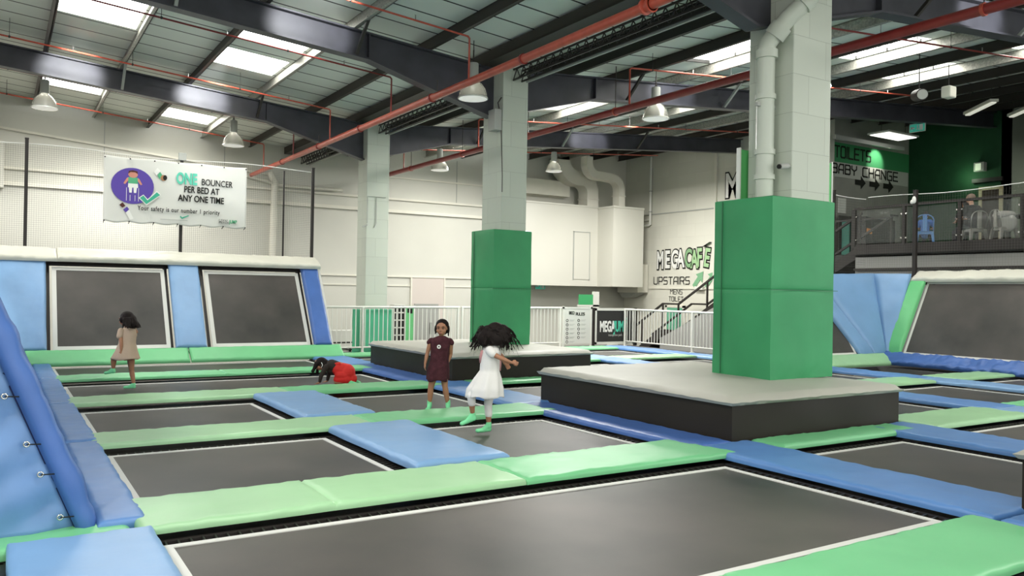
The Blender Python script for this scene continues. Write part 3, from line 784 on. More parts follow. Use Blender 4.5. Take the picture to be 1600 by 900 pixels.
# --- laced blue wall at the left (leans away, end cap towards the viewer)
e = empty('laced_blue_padding', (0, 5.5, 0), 0, 'large sloping laced blue vinyl wall pad at the left edge of the picture', 'padding')
def wallface(z): return .47 - .40 * z
HT = 2.2; n = 40
def blob(fn, NU, NV, name, m, thick=0):
    s = MB(); vs = []; fs = []
    for j in range(NV + 1):
        for i in range(NU + 1): vs.append(fn(i / NU, j / NV))
    for j in range(NV):
        for i in range(NU):
            a = j * (NU + 1) + i; fs.append((a, a + 1, a + NU + 2, a + NU + 1))
    s.add(vs, fs); o = s.build(name, m, e, smooth=True)
    if thick:
        md = o.modifiers.new('solid', 'SOLIDIFY'); md.thickness = thick; md.offset = -1
    return o
def capf(u, v):
    z = v * HT + .03; xr = wallface(z) - .03; x = -3.2 + (xr + 3.2) * (u ** .6 if True else u)
    d = xr - x
    pull = 0
    for ez in (.0, .25, .5, .78, 1.12, 1.5):
        dz = z - ez + d * .55
        pull += .035 * math.exp(-(dz / .055) ** 2) * math.exp(-d * 2.0) * min(1, d / .08)
    y = -.07 * min(1, d / .22) * (1 - .3 * math.exp(-d)) + .02 * noise.noise(Vector((x * 1.2, z * 2, 0))) + pull
    y += .034 * (abs(noise.noise(Vector((x * 1.3 + z * 1.3, (z - x * .9) * 5.5, 3)))) - .25) + .012 * noise.noise(Vector((x * 5, z * 5, 8)))
    return (x, y, z)
blob(capf, 60, 46, 'end_cover', CAPB, .03)
def facef(u, v):
    z = v * HT + .03; y = u * 11.2 - .03
    bul = .07 * min(1, (y + .06) / .10) ** .5 * (1 if y < .5 else 1)
    roll = .035 * math.exp(-((y - .05) / .09) ** 2) * (1 + .45 * noise.noise(Vector((0, 1, z * 7))))
    x = wallface(z) + bul * .7 + roll + .014 * noise.noise(Vector((y * 4, z * 4, 2))) * math.exp(-y * .5) + .018 * abs(noise.noise(Vector((y * 9, z * 12 - y * 6, 5)))) * math.exp(-y * .6)
    if z < .12: x -= (.12 - z) * .25
    if u == 0: x = wallface(z) - .022; y = -.035
    elif u < .004: x = wallface(z) + .012; y = -.062
    elif u < .006: x = x - .012; y = -.045
    return (x, y, z)
s = MB(); vs = []; fs = []
us_ = [0, .0025, .005, .0075, .01, .0125, .016, .02, .026, .035, .05, .07, .1, .15, .22, .3, .4, .5, .6, .7, .8, .9, 1.0]
NV = 60
for v in range(NV + 1):
    for u in us_: vs.append(facef(u, v / NV))
NU = len(us_)
for j in range(NV):
    for i in range(NU - 1):
        a = j * NU + i; fs.append((a, a + 1, a + NU + 1, a + NU))
s.add(vs, fs); o = s.build('face_cover', DBLUE, e, smooth=True); md = o.modifiers.new('solid', 'SOLIDIFY'); md.thickness = .04; md.offset = 0
# dark gap strip, lacing and eyelets
s = MB(); s.hexa([(wallface(0) - .05, -.03, .02), (wallface(0) + .0, -.03, .02), (wallface(0) + .0, .0, .02), (wallface(0) - .05, .0, .02),
                  (wallface(HT) - .05, -.03, HT), (wallface(HT), -.03, HT), (wallface(HT), 0, HT), (wallface(HT) - .05, 0, HT)])
s.build('lacing_gap', mat('navy_shadow_strip', (.012, .02, .08), .6, .2), e)
for z in (.14, .40, .58, .86, 1.14, 1.42):
    cx = wallface(z) - .085
    ey = MB()
    prof = []
    for k in range(16):
        a = 2 * PI * k / 16; ey_c = Vector((cx + .014 * math.cos(a), -.078, z + .014 * math.sin(a)))
        prof.append(ey_c)
    ey.tube(prof + [prof[0]], .0055, 6, cap=False)
    eo = ey.build('eyelet', CHROME, e, smooth=True)
    MB().tube([(cx, -.084, z), (cx + .05, -.07, z - .005), (cx + .11, -.05, z - .01)], .004, 6).build('lacing_cord', BLACK, eo)
s = MB()
for y in (.3, 3, 6, 9): s.bar((.38, y, .0), (-.48, y, HT), .05, .05); s.bar((-.6, y, -.9), (-.6, y, HT), .05, .05)
s.bar((-.5, .3, HT - .05), (-.5, 11, HT - .05), .05, .05); s.build('frame', BLACKF, e)

# --- back end wall of the right court
Lr, ur = slope(11.02, .25, 12.05, 1.95)
tramp(Vector((13.0, 11.02, .25)), EX, ur, 2.85, Lr - .05, 'sloping wall trampoline glimpsed to the right of the nearest column', tape=.06, group='sloping wall trampolines', spring=False)
# bottom y of mats hand set so the hip closes at the corner
def quadpad(name, m, A, B, Cc, D, label, group, th=.09):
    """padded panel over a quad A B C D (A,B bottom; C,D top)"""
    A, B, Cc, D = map(Vector, (A, B, Cc, D)); nn = (B - A).cross(D - A).normalized()
    N = 18; s = MB(); vs = []; fs = []
    for j in range(N + 1):
        for i in range(N + 1):
            u = i / N; v = j / N
            p = (A * (1 - u) + B * u) * (1 - v) + (D * (1 - u) + Cc * u) * v
            dd = min(u, 1 - u, v, 1 - v) * 2
            h = th * (.35 + .65 * min(1, dd * 5) ** .5) + .012 * noise.noise(p * 6) + .012 * noise.noise(Vector((p.x * 2, p.y * 2, p.z * 9)))
            vs.append(p + nn * h)
    M = len(vs)
    for j in range(N):
        for i in range(N):
            a = j * (N + 1) + i; fs.append((a, a + 1, a + N + 2, a + N + 1))
    for p in (A, B, Cc, D): vs.append(p)
    per0 = [(i) for i in range(N + 1)]; fs.append(tuple(per0[::-1]) + (M, M + 1))
    fs.append(tuple((N + 1) * j + N for j in range(N, -1, -1)) + (M + 1, M + 2))
    fs.append(tuple((N + 1) * N + i for i in range(N + 1)) + (M + 2, M + 3))
    fs.append(tuple((N + 1) * j for j in range(N + 1)) + (M + 3, M))
    fs.append((M + 3, M + 2, M + 1, M))
    s.add(vs, fs); o = s.build(name, m, smooth=True, angle=.9); tag(o, label, 'mat', group); return o
quadpad('blue_mat', LBLUE, (15.92, 11.0, .22), (16.42, 11.0, .22), (15.62, 12.05, 1.97), (15.15, 12.05, 1.97), 'light blue sloping strip mat right of the nearest column, beside a wall trampoline', 'upright blue mats')
quadpad('blue_mat', LBLUE, (16.44, 11.0, .2), (16.88, 11.03, .2), (17.45, 11.75, 2.06), (15.63, 12.05, 2.0), 'left half of the wide blue corner mat in the back right corner', 'blue corner mats')
quadpad('blue_mat', LBLUE, (16.88, 11.03, .2), (16.95, 11.0, .2), (17.85, 11.04, 2.06), (17.45, 11.75, 2.06), 'right half of the wide blue corner mat in the back right corner', 'blue corner mats')
pad('green_mat', PALE, (13.0, 10.72, .02), EX, (0, .3, .22), 3.75, .37, .07, 'pale green skirting mat at the foot of the back right sloping wall', 'mat', 'green skirting mats')
# --- right wall
rw = Vector((.95, 0, 1.68)); Lw = rw.length; rwn = rw.normalized()
quadpad('green_mat', DGREEN if False else mat('mid_green_vinyl', (0.15, 0.55, 0.22), .42, .5, bump=.005, bscale=6), (16.95, 11.07, .24), (16.95, 10.70, .24), (17.85, 10.66, 1.92), (17.85, 11.02, 1.92), 'green sloping edge mat at the left end of the right wall trampoline', 'green skirting mats')
tramp(Vector((16.98, 10.66, .27)), (0, -1, 0), rwn, 6.5, Lw - .08, 'large black sloping trampoline on the right wall', tape=.05, group='sloping wall trampolines', spring=False)
for k, (a, b) in enumerate(((11.0, 7.4), (7.4, 4.2))):
    pad('cream_mat', LCREAM, (17.80, a, 1.88), (0, -1, 0), (.3, 0, .17), a - b, .40, .10, 'cream padded capping on top of the right wall, %s length' % ('far' if k == 0 else 'near'), 'mat', 'cream capping mats', wrinkle=.014, dx=.05)
pad('blue_mat', DBLUE, (16.62, 11.02, .03), (0, -1, 0), (.32, 0, .22), 3.24, .38, .09, 'wrinkled dark blue skirting mat at the foot of the right wall', 'mat', 'blue skirting mats', wrinkle=.03, dx=.05, wave=.02)
pad('blue_mat', DBLUE, (16.62, 7.76, .03), (0, -1, 0), (.32, 0, .22), 3.4, .38, .09, 'dark blue skirting mat at the foot of the right wall, past the picture edge', 'mat', 'blue skirting mats', wrinkle=.03, dx=.08, wave=.02)
s = MB()
for y in (10.5, 7.4, 4.3): s.bar((17.0, y, .1), (17.9, y, 1.85), .05, .05); s.bar((18.0, y, -.5), (18.0, y, 1.95), .06, .06)
s.bar((18.0, 10.9, 1.85), (18.0, 4.3, 1.85), .06, .06); s.bar((16.99, 10.9, .15), (16.99, 4.3, .15), .05, .05)
for x in (13.2, 15.8): s.bar((x, 11.1, .1), (x, 12.1, 1.9), .05, .05); s.bar((x, 12.2, -.5), (x, 12.2, 1.95), .06, .06)
s.bar((13.0, 12.2, 1.88), (17.0, 12.2, 1.88), .06, .06)
tag(s.build('wall_frame', BLACKF), 'black steel frame carrying the right sloping walls', 'frame')

# ================================================================ NETS AND POLES
def net(axis, c, a0, a1, z0, z1, label, sp=.04, name='safety_net'):
    s = MB(); t = .0013 if axis == 'x' else .0009
    n = int((a1 - a0) / sp)
    for i in range(n + 1):
        a = a0 + (a1 - a0) * i / n; o = .01 * math.sin(a * 3)
        if axis == 'x': s.box(a - t, a + t, c + o - t, c + o + t, z0, z1 + .03 * math.sin(a * 1.7))
        else: s.box(c + o - t, c + o + t, a - t, a + t, z0, z1 + .03 * math.sin(a * 1.7))
    n = int((z1 - z0) / sp)
    for i in range(n):
        z = z0 + (z1 - z0) * i / n
        if axis == 'x': s.box(a0, a1, c - t, c + t, z - t, z + t)
        else: s.box(c - t, c + t, a0, a1, z - t, z + t)
    o = s.build(name, NETM); tag(o, label, 'net', 'safety nets')
    r_ = MB()
    pts = []
    for i in range(25):
        a = a0 + (a1 - a0) * i / 24; z = z1 + .03 * math.sin(a * 1.7) + .004
        pts.append((a, c, z) if axis == 'x' else (c, a, z))
    r_.tube(pts, .010, 6); r_.build('top_rope', WPRINT, o)
    return o
net('x', 18.2, -2.4, 6.0, 2.16, 4.16, 'fine dark safety net behind the banner above the far sloping wall')
net('x', 12.3, 13.6, 17.95, 2.0, 3.93, 'fine dark safety net above the back right wall', sp=.06)
net('y', 18.05, 4.5, 12.3, 2.0, 3.93, 'fine dark safety net above the right wall, in front of the cafe', sp=.06)
def pole(x, y, z0, z1, label, w_=.06):
    o = MB().box(x - w_ / 2, x + w_ / 2, y - w_ / 2, y + w_ / 2, z0, z1).box(x - .06, x + .06, y - .06, y + .06, z0, z0 + .015).build('net_pole', BLACKF); tag(o, label, 'pole', 'black net poles')
    MB().box(x - w_ / 2 - .004, x + w_ / 2 + .004, y - w_ / 2 - .004, y + w_ / 2 + .004, z1, z1 + .02).build('cap', BLACKF, o)
    return o
pole(.42, 18.13, 2.08, 4.26, 'leftmost black net pole, above the left blue upright mat')
pole(3.21, 18.13, 2.08, 4.24, 'black net pole partly hidden behind the safety banner')
pole(6.02, 18.13, 2.08, 4.22, 'black net pole at the right end of the far sloping wall')
pole(5.38, 18.2, 2.08, 4.1, 'thin black net post just left of the right end pole', .03)
pole(17.97, 11.03, 2.0, 4.0, 'dark net pole at the left end of the right wall capping', .08)
pole(16.6, 12.22, 1.9, 4.0, 'black net pole just visible beside the green padding of the nearest column', .07)
MB()
tape_b = tag(MB().box(3.13, 3.29, 18.06, 18.09, 4.12, 4.28).build('pole_wrap', GREYP, bevel=.01), 'grey wrap round the top of the pole behind the banner', 'wrap')
ws = tag(MB().ell((17.91, 11.03, 3.78), (.04, .05, .09)).ell((17.90, 11.07, 3.74), (.03, .05, .05)).build('pole_light', WPRINT, smooth=True), 'small white lamp fixed to the dark pole on the right wall', 'lamp')

# ================================================================ BANNER
BY = 17.99
bn = empty('banner', (3.12, BY, 3.42), 0, 'large white safety banner with purple circle and lettering, hung on the far net', 'banner')
BW, BH = 2.78, 1.32
s = MB(); vs = []; fs = []; NX_, NY_ = 70, 34
def bz(x, z):
    y = .012 * noise.noise(Vector((x * 2.5, z * 2.5, 1))) + .018 * noise.noise(Vector((x * 1.4 + z * 1.2, z * .8, 5)))
    y += .02 * math.exp(-((x + .75 + (z) * .35) / .05) ** 2)
    return y
for j in range(NY_ + 1):
    for i in range(NX_ + 1):
        u = i / NX_; v = j / NY_; x = (u - .5) * BW; z = (v - .5) * BH
        edge = .012 * math.cos(u * 2 * PI * 6) * (1 if v < .03 else 0) - (.02 * abs(math.sin(u * PI * 3)) if v > .97 else 0)
        vs.append((x, bz(x, z), z + edge))
for j in range(NY_):
    for i in range(NX_):
        a = j * (NX_ + 1) + i; fs.append((a, a + 1, a + NX_ + 2, a + NX_ + 1))
s.add(vs, fs); o = s.build('banner_sheet', mat('banner_vinyl', (.70, .70, .655), .4, .5), bn, smooth=True)
md = o.modifiers.new('solid', 'SOLIDIFY'); md.thickness = .004
# artwork sits on the sheet, given in banner fractions (0..1 from the left, 0..1 from the bottom)
def bp(u, v, off=.0): x = (u - .5) * BW; z = (v - .5) * BH; return (x, -.022 - off, z)
def flat(poly, m, name, off=0.0, th=.004):
    s = MB(); n = len(poly); a = [bp(u, v, off) for u, v in poly]; b = [(p[0], p[1] - th, p[2]) for p in a]
    s.add(a + b, [tuple(range(n)), tuple(range(2 * n - 1, n - 1, -1))] + [(i, (i + 1) % n, (i + 1) % n + n, i + n) for i in range(n)])
    return s.build(name, m, bn)
def disc(u, v, ru, rv, n=32, rot=0): return [(u + ru * math.cos(2 * PI * k / n) * math.cos(rot) - rv * math.sin(2 * PI * k / n) * math.sin(rot) * (BH / BW), v + ru * math.cos(2 * PI * k / n) * math.sin(rot) * (BW / BH) + rv * math.sin(2 * PI * k / n) * math.cos(rot)) for k in range(n)]
flat(disc(.19, .56, .142, .275), PURPLE, 'purple_circle')
SKINP = mat('printed_skin', (.62, .27, .20), .6, .2)
flat([(.160, .595), (.224, .595), (.222, .69), (.160, .69)], mat('printed_green', (.10, .42, .22), .6, .2), 'printed_top', .005)
flat([(.158, .535), (.226, .535), (.224, .595), (.160, .595)], WPRINT, 'printed_shorts', .005)
flat([(.168, .455), (.184, .455), (.187, .535), (.164, .535)], WPRINT, 'printed_leg', .005)
flat([(.198, .455), (.214, .455), (.218, .535), (.195, .535)], WPRINT, 'printed_leg', .005)
flat([(.160, .685), (.150, .675), (.128, .59), (.140, .58), (.160, .64)], SKINP, 'printed_arm', .005)
flat([(.222, .685), (.232, .675), (.254, .59), (.242, .58), (.222, .64)], SKINP, 'printed_arm', .005)
flat(disc(.191, .735, .032, .052, 20), SKINP, 'printed_head', .006)
flat([(.160, .745), (.162, .785), (.19, .80), (.220, .785), (.222, .745), (.205, .77), (.175, .77)], mat('printed_brown', (.09, .03, .025), .6, .2), 'printed_hair', .010)
for u in (.148, .172, .205, .228): flat([(u, .33), (u + .003, .33), (u + .003, .53 if u in (.148, .228) else .42), (u, .53 if u in (.148, .228) else .42)], WPRINT, 'printed_line', .006)
flat([(.238, .385), (.262, .425), (.290, .355), (.352, .490), (.375, .45), (.283, .295)][::-1], mat('printed_teal', (.06, .42, .28), .6, .2), 'printed_tick', .010)
flat([(.230, .385), (.262, .44), (.291, .373), (.352, .51), (.382, .45), (.283, .275)][::-1], WPRINT, 'printed_tick_outline', .0075)
flat([(.33, .80), (.355, .87), (.375, .82), (.352, .74)], WPRINT, 'printed_shorts', .001)
flat([(.352, .76), (.372, .81), (.392, .75), (.370, .70)], mat('printed_green', (.10, .42, .22), .6, .2), 'printed_top', .001)
flat(disc(.398, .72, .022, .045, 16), mat('printed_tan', (.40, .20, .10), .6, .2), 'printed_head', .002)
flat(disc(.407, .725, .014, .040, 16), BLACK, 'printed_hair', .006)
flat([(.13, .19), (.155, .24), (.17, .20), (.148, .15)], PURPLE, 'printed_top', .001)
flat([(.105, .26), (.125, .30), (.145, .25), (.125, .22)], mat('printed_brown', (.09, .03, .025), .6, .2), 'printed_hair', .001)
flat([(.148, .15), (.17, .19), (.20, .06), (.175, .04)], WPRINT, 'printed_leg', .001)
flat([(.515, .13), (.53, .10), (.58, .155), (.575, .165), (.53, .125), (.52, .15)], mat('printed_teal', (.06, .42, .28), .6, .2), 'printed_tick', .001)
flat([(.38, .075), (.57, .075), (.57, .082), (.38, .082)], GREYP, 'printed_line', .001)
def FM(u, v, rz=0.0, off=.004):   # faces the viewer (-Y)
    p = bp(u, v, off); M = Matrix.Translation(p) @ Matrix.Rotation(PI / 2, 4, 'X') @ Matrix.Rotation(rz, 4, 'Z'); return M
text_mesh('ONE', .32, FM(.485, .655), mat('printed_mint', (.12, .58, .42), .6, .2), 'lettering', bn, bold=.012, fit=.41)
text_mesh('BOUNCER', .185, FM(.662, .66, -.02), BLACK, 'lettering', bn, bold=.001, fit=.63)
text_mesh('PER BED AT', .185, FM(.54, .525, -.01), BLACK, 'lettering', bn, bold=.003, fit=.70)
text_mesh('ANY ONE TIME', .185, FM(.50, .385, -.01), BLACK, 'lettering', bn, bold=.004, fit=.92)
text_mesh('Your safety is our number 1 priority', .13, FM(.225, .20, .0, .012), BLACK, 'lettering', bn, bold=.0015, fit=1.60, spacing=1.15)
text_mesh('MEGA', .10, FM(.795, .075), BLACK, 'logo_lettering', bn, bold=.006, sx=.72)
text_mesh('MEGA', .10, FM(.795, .075, 0, .009), WPRINT, 'logo_lettering', bn, bold=.0, sx=.72)
text_mesh('JUMP', .10, FM(.872, .075, 0, .004), mat('printed_green', (.10, .42, .22), .6, .2), 'logo_lettering', bn, bold=.003, sx=.70)
for i in range(7):
    for v in (0, 1):
        x = (i / 6 - .5) * BW * .985; z = (v - .5) * BH * .97 - (.02 if v else -.0)
        MB().tube([(x, -.012, z), (x, .10, z + (.04 if v else -.04))], .006, 6).ell((x, -.014, z), (.014, .006, .014), 8, 6).build('tie', BLACK, bn)
# ================================================================ RED PIPES
def pipe_run(name, pts, r, m, label, cat='pipe', group='red sprinkler pipes', n=14):
    o = MB().tube(pts, r, n).build(name, m, smooth=True, angle=.8); tag(o, label, cat, group); return o
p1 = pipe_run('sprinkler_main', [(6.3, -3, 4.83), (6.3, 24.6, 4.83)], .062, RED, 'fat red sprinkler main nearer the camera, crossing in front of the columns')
for y in (7.1, 9.8, 12.7, 16.0, 18.6, 21.5):
    MB().tube([(6.3, y - .02, 4.83), (6.3, y + .02, 4.83)], .078, 14).build('clamp', DRED, p1, smooth=True, angle=.8)
for y in (12.5, 18.6): MB().tube([(6.3, y, 4.9), (6.3, y, zb(6.3) + .02)], .008, 6).build('hanger', STEELD, p1)
MB().lathe([(.0, -.07), (.095, -.07), (.095, -.04), (.07, -.03), (.07, .03), (.095, .04), (.095, .07), (0, .07)], (0, 0, 0), 16).build('coupling', RED, p1, smooth=True, angle=.6).matrix_local = Matrix.Translation((6.3, 7.15, 4.83)) @ Matrix.Rotation(PI / 2, 4, 'X')
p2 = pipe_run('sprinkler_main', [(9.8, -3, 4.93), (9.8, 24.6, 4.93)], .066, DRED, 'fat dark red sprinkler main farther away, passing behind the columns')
for y in (5.2, 8.3, 12.0, 15.0, 18.0, 21.0):
    MB().tube([(9.8, y - .02, 4.93), (9.8, y + .02, 4.93)], .08, 14).build('clamp', RED, p2, smooth=True, angle=.8)
    MB().tube([(9.8, y, 5.0), (9.8, y, zt(9.8))], .008, 6).build('hanger', STEELD, p2)
def branch(y, x0, x1, xd, zd, label, off=-.15, r=.017, m=RED):
    pts = [(x0, y, zt(x0) + off), (x1, y, zt(x1) + off)]
    if xd is not None:
        if abs(xd - x1) > .01: pts.append((xd, y, zt(xd) + off))
        pts[-1] = (xd + (-.03 if x0 < xd else .03), y, zt(xd) + off)
        pts += [(xd, y, zt(xd) + off - .03), (xd, y, zd)]
    o = pipe_run('sprinkler_branch', pts, r, m, label, n=8, group='thin red sprinkler branches')
    lo, hi = sorted((x0, x1)); k = 0; x = lo + .5
    while x < hi - .2:
        if k % 2 == 0: MB().tube([(x, y, zt(x) + off), (x, y, zt(x) + .2)], .005, 6).ell((x, y, zt(x) + off), (r * 1.5,) * 3, 8, 6).build('hanger', STEELD, o)
        else: MB().tube([(x, y, zt(x) + off), (x, y, zt(x) + off + .07)], .008, 6).ell((x, y, zt(x) + off + .08), (.016, .016, .006), 8, 6).build('sprinkler_head', CHROME, o)
        k += 1; x += 1.05
    return o
branch(11.4, -8.8, 6.3, 6.3, 4.88, 'thin red sprinkler branch on the left roof slope, nearest the camera')
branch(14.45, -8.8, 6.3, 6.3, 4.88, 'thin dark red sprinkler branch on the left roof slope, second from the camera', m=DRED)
branch(17.85, -8.8, 6.3, 6.3, 4.88, 'thin red sprinkler branch on the left roof slope, just before the farthest beam')
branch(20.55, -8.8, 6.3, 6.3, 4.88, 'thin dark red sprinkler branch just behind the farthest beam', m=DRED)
branch(23.3, -8.8, 6.3, 6.3, 4.88, 'thin red sprinkler branch close to the back wall')
branch(11.6, 19.0, 9.85, 9.8, 4.98, 'thin red sprinkler branch on the right roof slope behind the nearest column', off=-.12)
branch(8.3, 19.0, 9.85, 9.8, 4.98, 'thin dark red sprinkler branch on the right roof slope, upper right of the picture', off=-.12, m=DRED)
branch(17.2, 19.5, 9.85, 9.8, 4.98, 'thin red sprinkler branch on the right slope between middle and farthest columns', off=-.12)
branch(21.5, 19.5, 9.85, 9.8, 4.98, 'thin red sprinkler branch on the right slope near the back wall', off=-.25)

# ================================================================ LATTICE GIRDERS along the column row
def lattice(y0, y1, label):
    x = 7.97; s = MB(); zb_, zt_ = 5.34, 5.56
    for dx in (-.09, .09):
        s.box(x + dx - .012, x + dx + .012, y0, y1, zb_, zb_ + .03); s.box(x + dx - .012, x + dx + .012, y0, y1, zt_ - .03, zt_)
        n = int((y1 - y0) / .22)
        for k in range(n):
            a = y0 + (y1 - y0) * k / n; b = y0 + (y1 - y0) * (k + 1) / n; m_ = (a + b) / 2
            s.bar((x + dx, a, zb_ + .02), (x + dx, m_, zt_ - .02), .014, .014); s.bar((x + dx, m_, zt_ - .02), (x + dx, b, zb_ + .02), .014, .014)
    e = s.build('lattice_girder', STEELD); tag(e, label, 'girder', 'lattice girders')
    MB().box(x + .12, x + .16, y0 + .1, y1 - .1, zb_ - .02, zb_ + .02).build('cable_trunking', GREYP, e)
    MB().tube([(x, y0 + (y1 - y0) * k / 20, zb_ + .09 + .03 * math.sin(k * 2.1)) for k in range(21)], .014, 6).build('cable', BLACK, e)
    return e
lattice(7.1, 12.58, 'dark lattice girder with cables between the nearest and middle columns')
lattice(13.32, 18.79, 'dark lattice girder between the middle and farthest columns')
lattice(19.42, 24.9, 'dark lattice girder between the farthest column and the back wall')

# ================================================================ HIGH BAY LAMPS
def highbay(first=None, loc=None, label=None):
    if first:
        o = copy_tree(first)
        for ch in list(o.children):
            if ch.name.startswith(('hanger', 'lamp_light')): bpy.data.objects.remove(ch)
    else:
        o = bpy.data.objects.new('high_bay_lamp', None); C.objects.link(o)
        MB().lathe([(0, .62), (.085, .62), (.09, .60), (.09, .34), (.075, .32), (0, .32)], (0, 0, 0), 20).build('housing', GREYP, o, smooth=True, angle=.6)
        rf_ = MB().lathe([(.075, .33), (.085, .30), (.15, .25), (.205, .17), (.235, .08), (.25, .0), (.256, .0), (.242, .085), (.212, .178), (.155, .258), (.09, .31), (.08, .335)], (0, 0, 0), 28).build('reflector', GLASSR, o, smooth=True, angle=.9)
        MB().lathe([(.245, .0), (.262, .0), (.262, .02), (.245, .02), (.245, .0)], (0, 0, 0), 28).build('rim', WHITEM, rf_)
        MB().lathe([(0, -.005), (.245, -.002), (.245, .004), (0, .004)], (0, 0, 0), 28).build('diffuser', mat('lamp_diffuser', (.9, .9, .85), .4, .4, emit=(1, .98, .92), es=.35), o)
        MB().tube([(0, 0, .14), (0, 0, .32)], .03, 10).build('bulb', mat('lamp_bulb', (.9, .9, .85), .4, .4, emit=(1, .97, .9), es=3.0), o)
        MB().tube([(0, 0, .62), (0, 0, .85)], .012, 8).tube([(-.04, 0, .62), (0, 0, .70), (.04, 0, .62)], .007, 6).build('hook', STEELD, o)
    o.location = loc; tag(o, label, 'lamp', 'high bay lamps')
    MB().tube([(0, 0, .8), (0, 0, zt(loc[0]) + .20 - loc[2])], .008, 6).build('hanger', STEELD, o)
    l = bpy.data.lights.new('lamp_light', 'POINT'); l.energy = 55; l.shadow_soft_size = .07; l.color = (1, .97, .9)
    lo = bpy.data.objects.new('lamp_light', l); C.objects.link(lo); lo.parent = o; lo.location = (0, 0, .24)
    return o
h0 = highbay(None, (.79, 20.5, 5.32), 'high bay lamp farthest left, hanging under the roof before the back wall')
highbay(h0, (4.85, 20.7, 4.98), 'high bay lamp hanging above the right part of the safety banner')
highbay(h0, (6.93, 12.38, 4.84), 'high bay lamp partly hidden behind the red main, left of the middle column')
highbay(h0, (10.85, 12.05, 4.93), 'high bay lamp between the middle and nearest columns, by the dark red main')
highbay(h0, (14.85, 21.2, 5.33), 'high bay lamp far back, between the middle column and the ducts')
highbay(h0, (10.8, 21.2, 4.99), 'high bay lamp far back, just left of the middle column')
highbay(h0, (-4.0, 12.4, 5.7), 'high bay lamp left of the picture')

# ================================================================ BACK OF HALL
DUCT = mat('duct_paint', (.66, .64, .56), .5, .4)
def duct(pts, w_, d_, label, y=23.7):
    s = MB(); P = [Vector((x, 0, z)) for x, z in pts]; vs = []; fs = []
    for i, p in enumerate(P):
        a = P[max(0, i - 1)]; b = P[min(len(P) - 1, i + 1)]; t = (b - a).normalized(); nn = Vector((t.z, 0, -t.x))
        for q in (-1, 1):
            for yy in (y - d_ / 2, y + d_ / 2):
                c = p + nn * q * w_ / 2; vs.append((c.x, yy, c.z))
    for i in range(len(P) - 1):
        a = i * 4; b = a + 4
        fs += [(a, a + 1, b + 1, b), (a + 2, b + 2, b + 3, a + 3), (a, b, b + 2, a + 2), (a + 1, a + 3, b + 3, b + 1)]
    fs += [(0, 2, 3, 1), (len(vs) - 4, len(vs) - 3, len(vs) - 1, len(vs) - 2)]
    s.add(vs, fs); o = s.build('air_duct', DUCT); tag(o, label, 'duct', 'air ducts')
    f = MB(); p = P[-3]; f.box(p.x - w_ / 2 - .03, p.x + w_ / 2 + .03, y - d_ / 2 - .03, y + d_ / 2 + .03, p.z - .03, p.z + .0)
    f.build('flange', DUCT, o)
    return o
def arc(cx, cz, r, a0, a1, n=8): return [(cx + r * math.cos(math.radians(a0 + (a1 - a0) * k / n)), cz + r * math.sin(math.radians(a0 + (a1 - a0) * k / n))) for k in range(n + 1)]
duct([(17.25, 6.38), (17.25, 6.32)] + arc(17.95, 6.4, .7, 180, 262) + arc(18.1, 5.2, .5, 88, 0) + [(18.6, 5.0), (18.6, 4.8), (18.6, 4.69)], .52, .55, 'large bent air duct at the back of the hall, left one', y=24.28)
duct([(17.85, 6.40), (17.85, 6.3)] + arc(18.25, 6.15, .4, 180, 265) + [(18.75, 5.74)] + arc(18.93, 5.3, .42, 88, 0) + [(19.35, 5.1), (19.35, 4.9), (19.35, 4.69)], .28, .36, 'narrower bent air duct at the back of the hall, right one', y=23.42)
struct(MB().box(15.7, 17.9, 24.5, 25, 5.05, 5.6).build('trim_21', OFFW))
for k, x in enumerate((14.6, 14.78, 14.96)):
    o = MB().tube([(x, 24.85, 6.0), (x, 24.85, 5.35), (x - .07, 24.85, 5.2), (x - .07, 24.85, 4.55)], .035, 8).build('conduit', GREYP if k != 2 else STEELD, smooth=True, angle=.8)
    tag(o, 'vertical conduit on the back wall left of the ducts, %s of three' % ORD[k], 'conduit', 'vertical conduits')
# pipes on the cafe wall
o = MB().tube([(20.9, 23.42, 6.7), (20.9, 23.42, 4.45), (20.9, 23.42, 4.15), (20.9, 23.5, 4.12), (20.9, 24.25, 4.10)], .05, 10).build('drain_pipe', WHITEM, smooth=True, angle=.8)
tag(o, 'tall white pipe running down the wall above the cafe lettering', 'pipe')
MB().tube([(20.9, 23.42, 4.55), (20.9, 24.35, 4.52)], .035, 8).tube([(20.9, 23.42, 4.32), (20.9, 24.35, 4.30)], .03, 8).tube([(20.9, 24.25, 4.14), (20.9, 24.25, 2.7)], .06, 10).tube([(20.9, 24.05, 4.1), (20.9, 24.05, 2.7)], .04, 8).build('side_pipe', WHITEM, o, smooth=True, angle=.8)
for z in (5.4, 4.62): MB().tube([(20.9, 23.42, z - .02), (20.9, 23.42, z + .02)], .066, 10).build('bracket', GREYP, o)
tag(MB().box(20.45, 20.95, 23.55, 24.75, 1.55, 2.62).build('wall_cabinet', OFFW, bevel=.01), 'off-white box cabinet at the foot of the white pipes', 'cabinet')
tag(MB().hexa([(20.55, 24.2, 1.35), (20.95, 24.2, 1.35), (20.95, 24.6, 1.35), (20.55, 24.6, 1.35), (20.5, 23.7, 1.54), (20.95, 23.7, 1.54), (20.95, 24.7, 1.54), (20.5, 24.7, 1.54)]).build('cabinet_bracket', GREYP), 'small grey bracket under the off-white box cabinet', 'bracket')

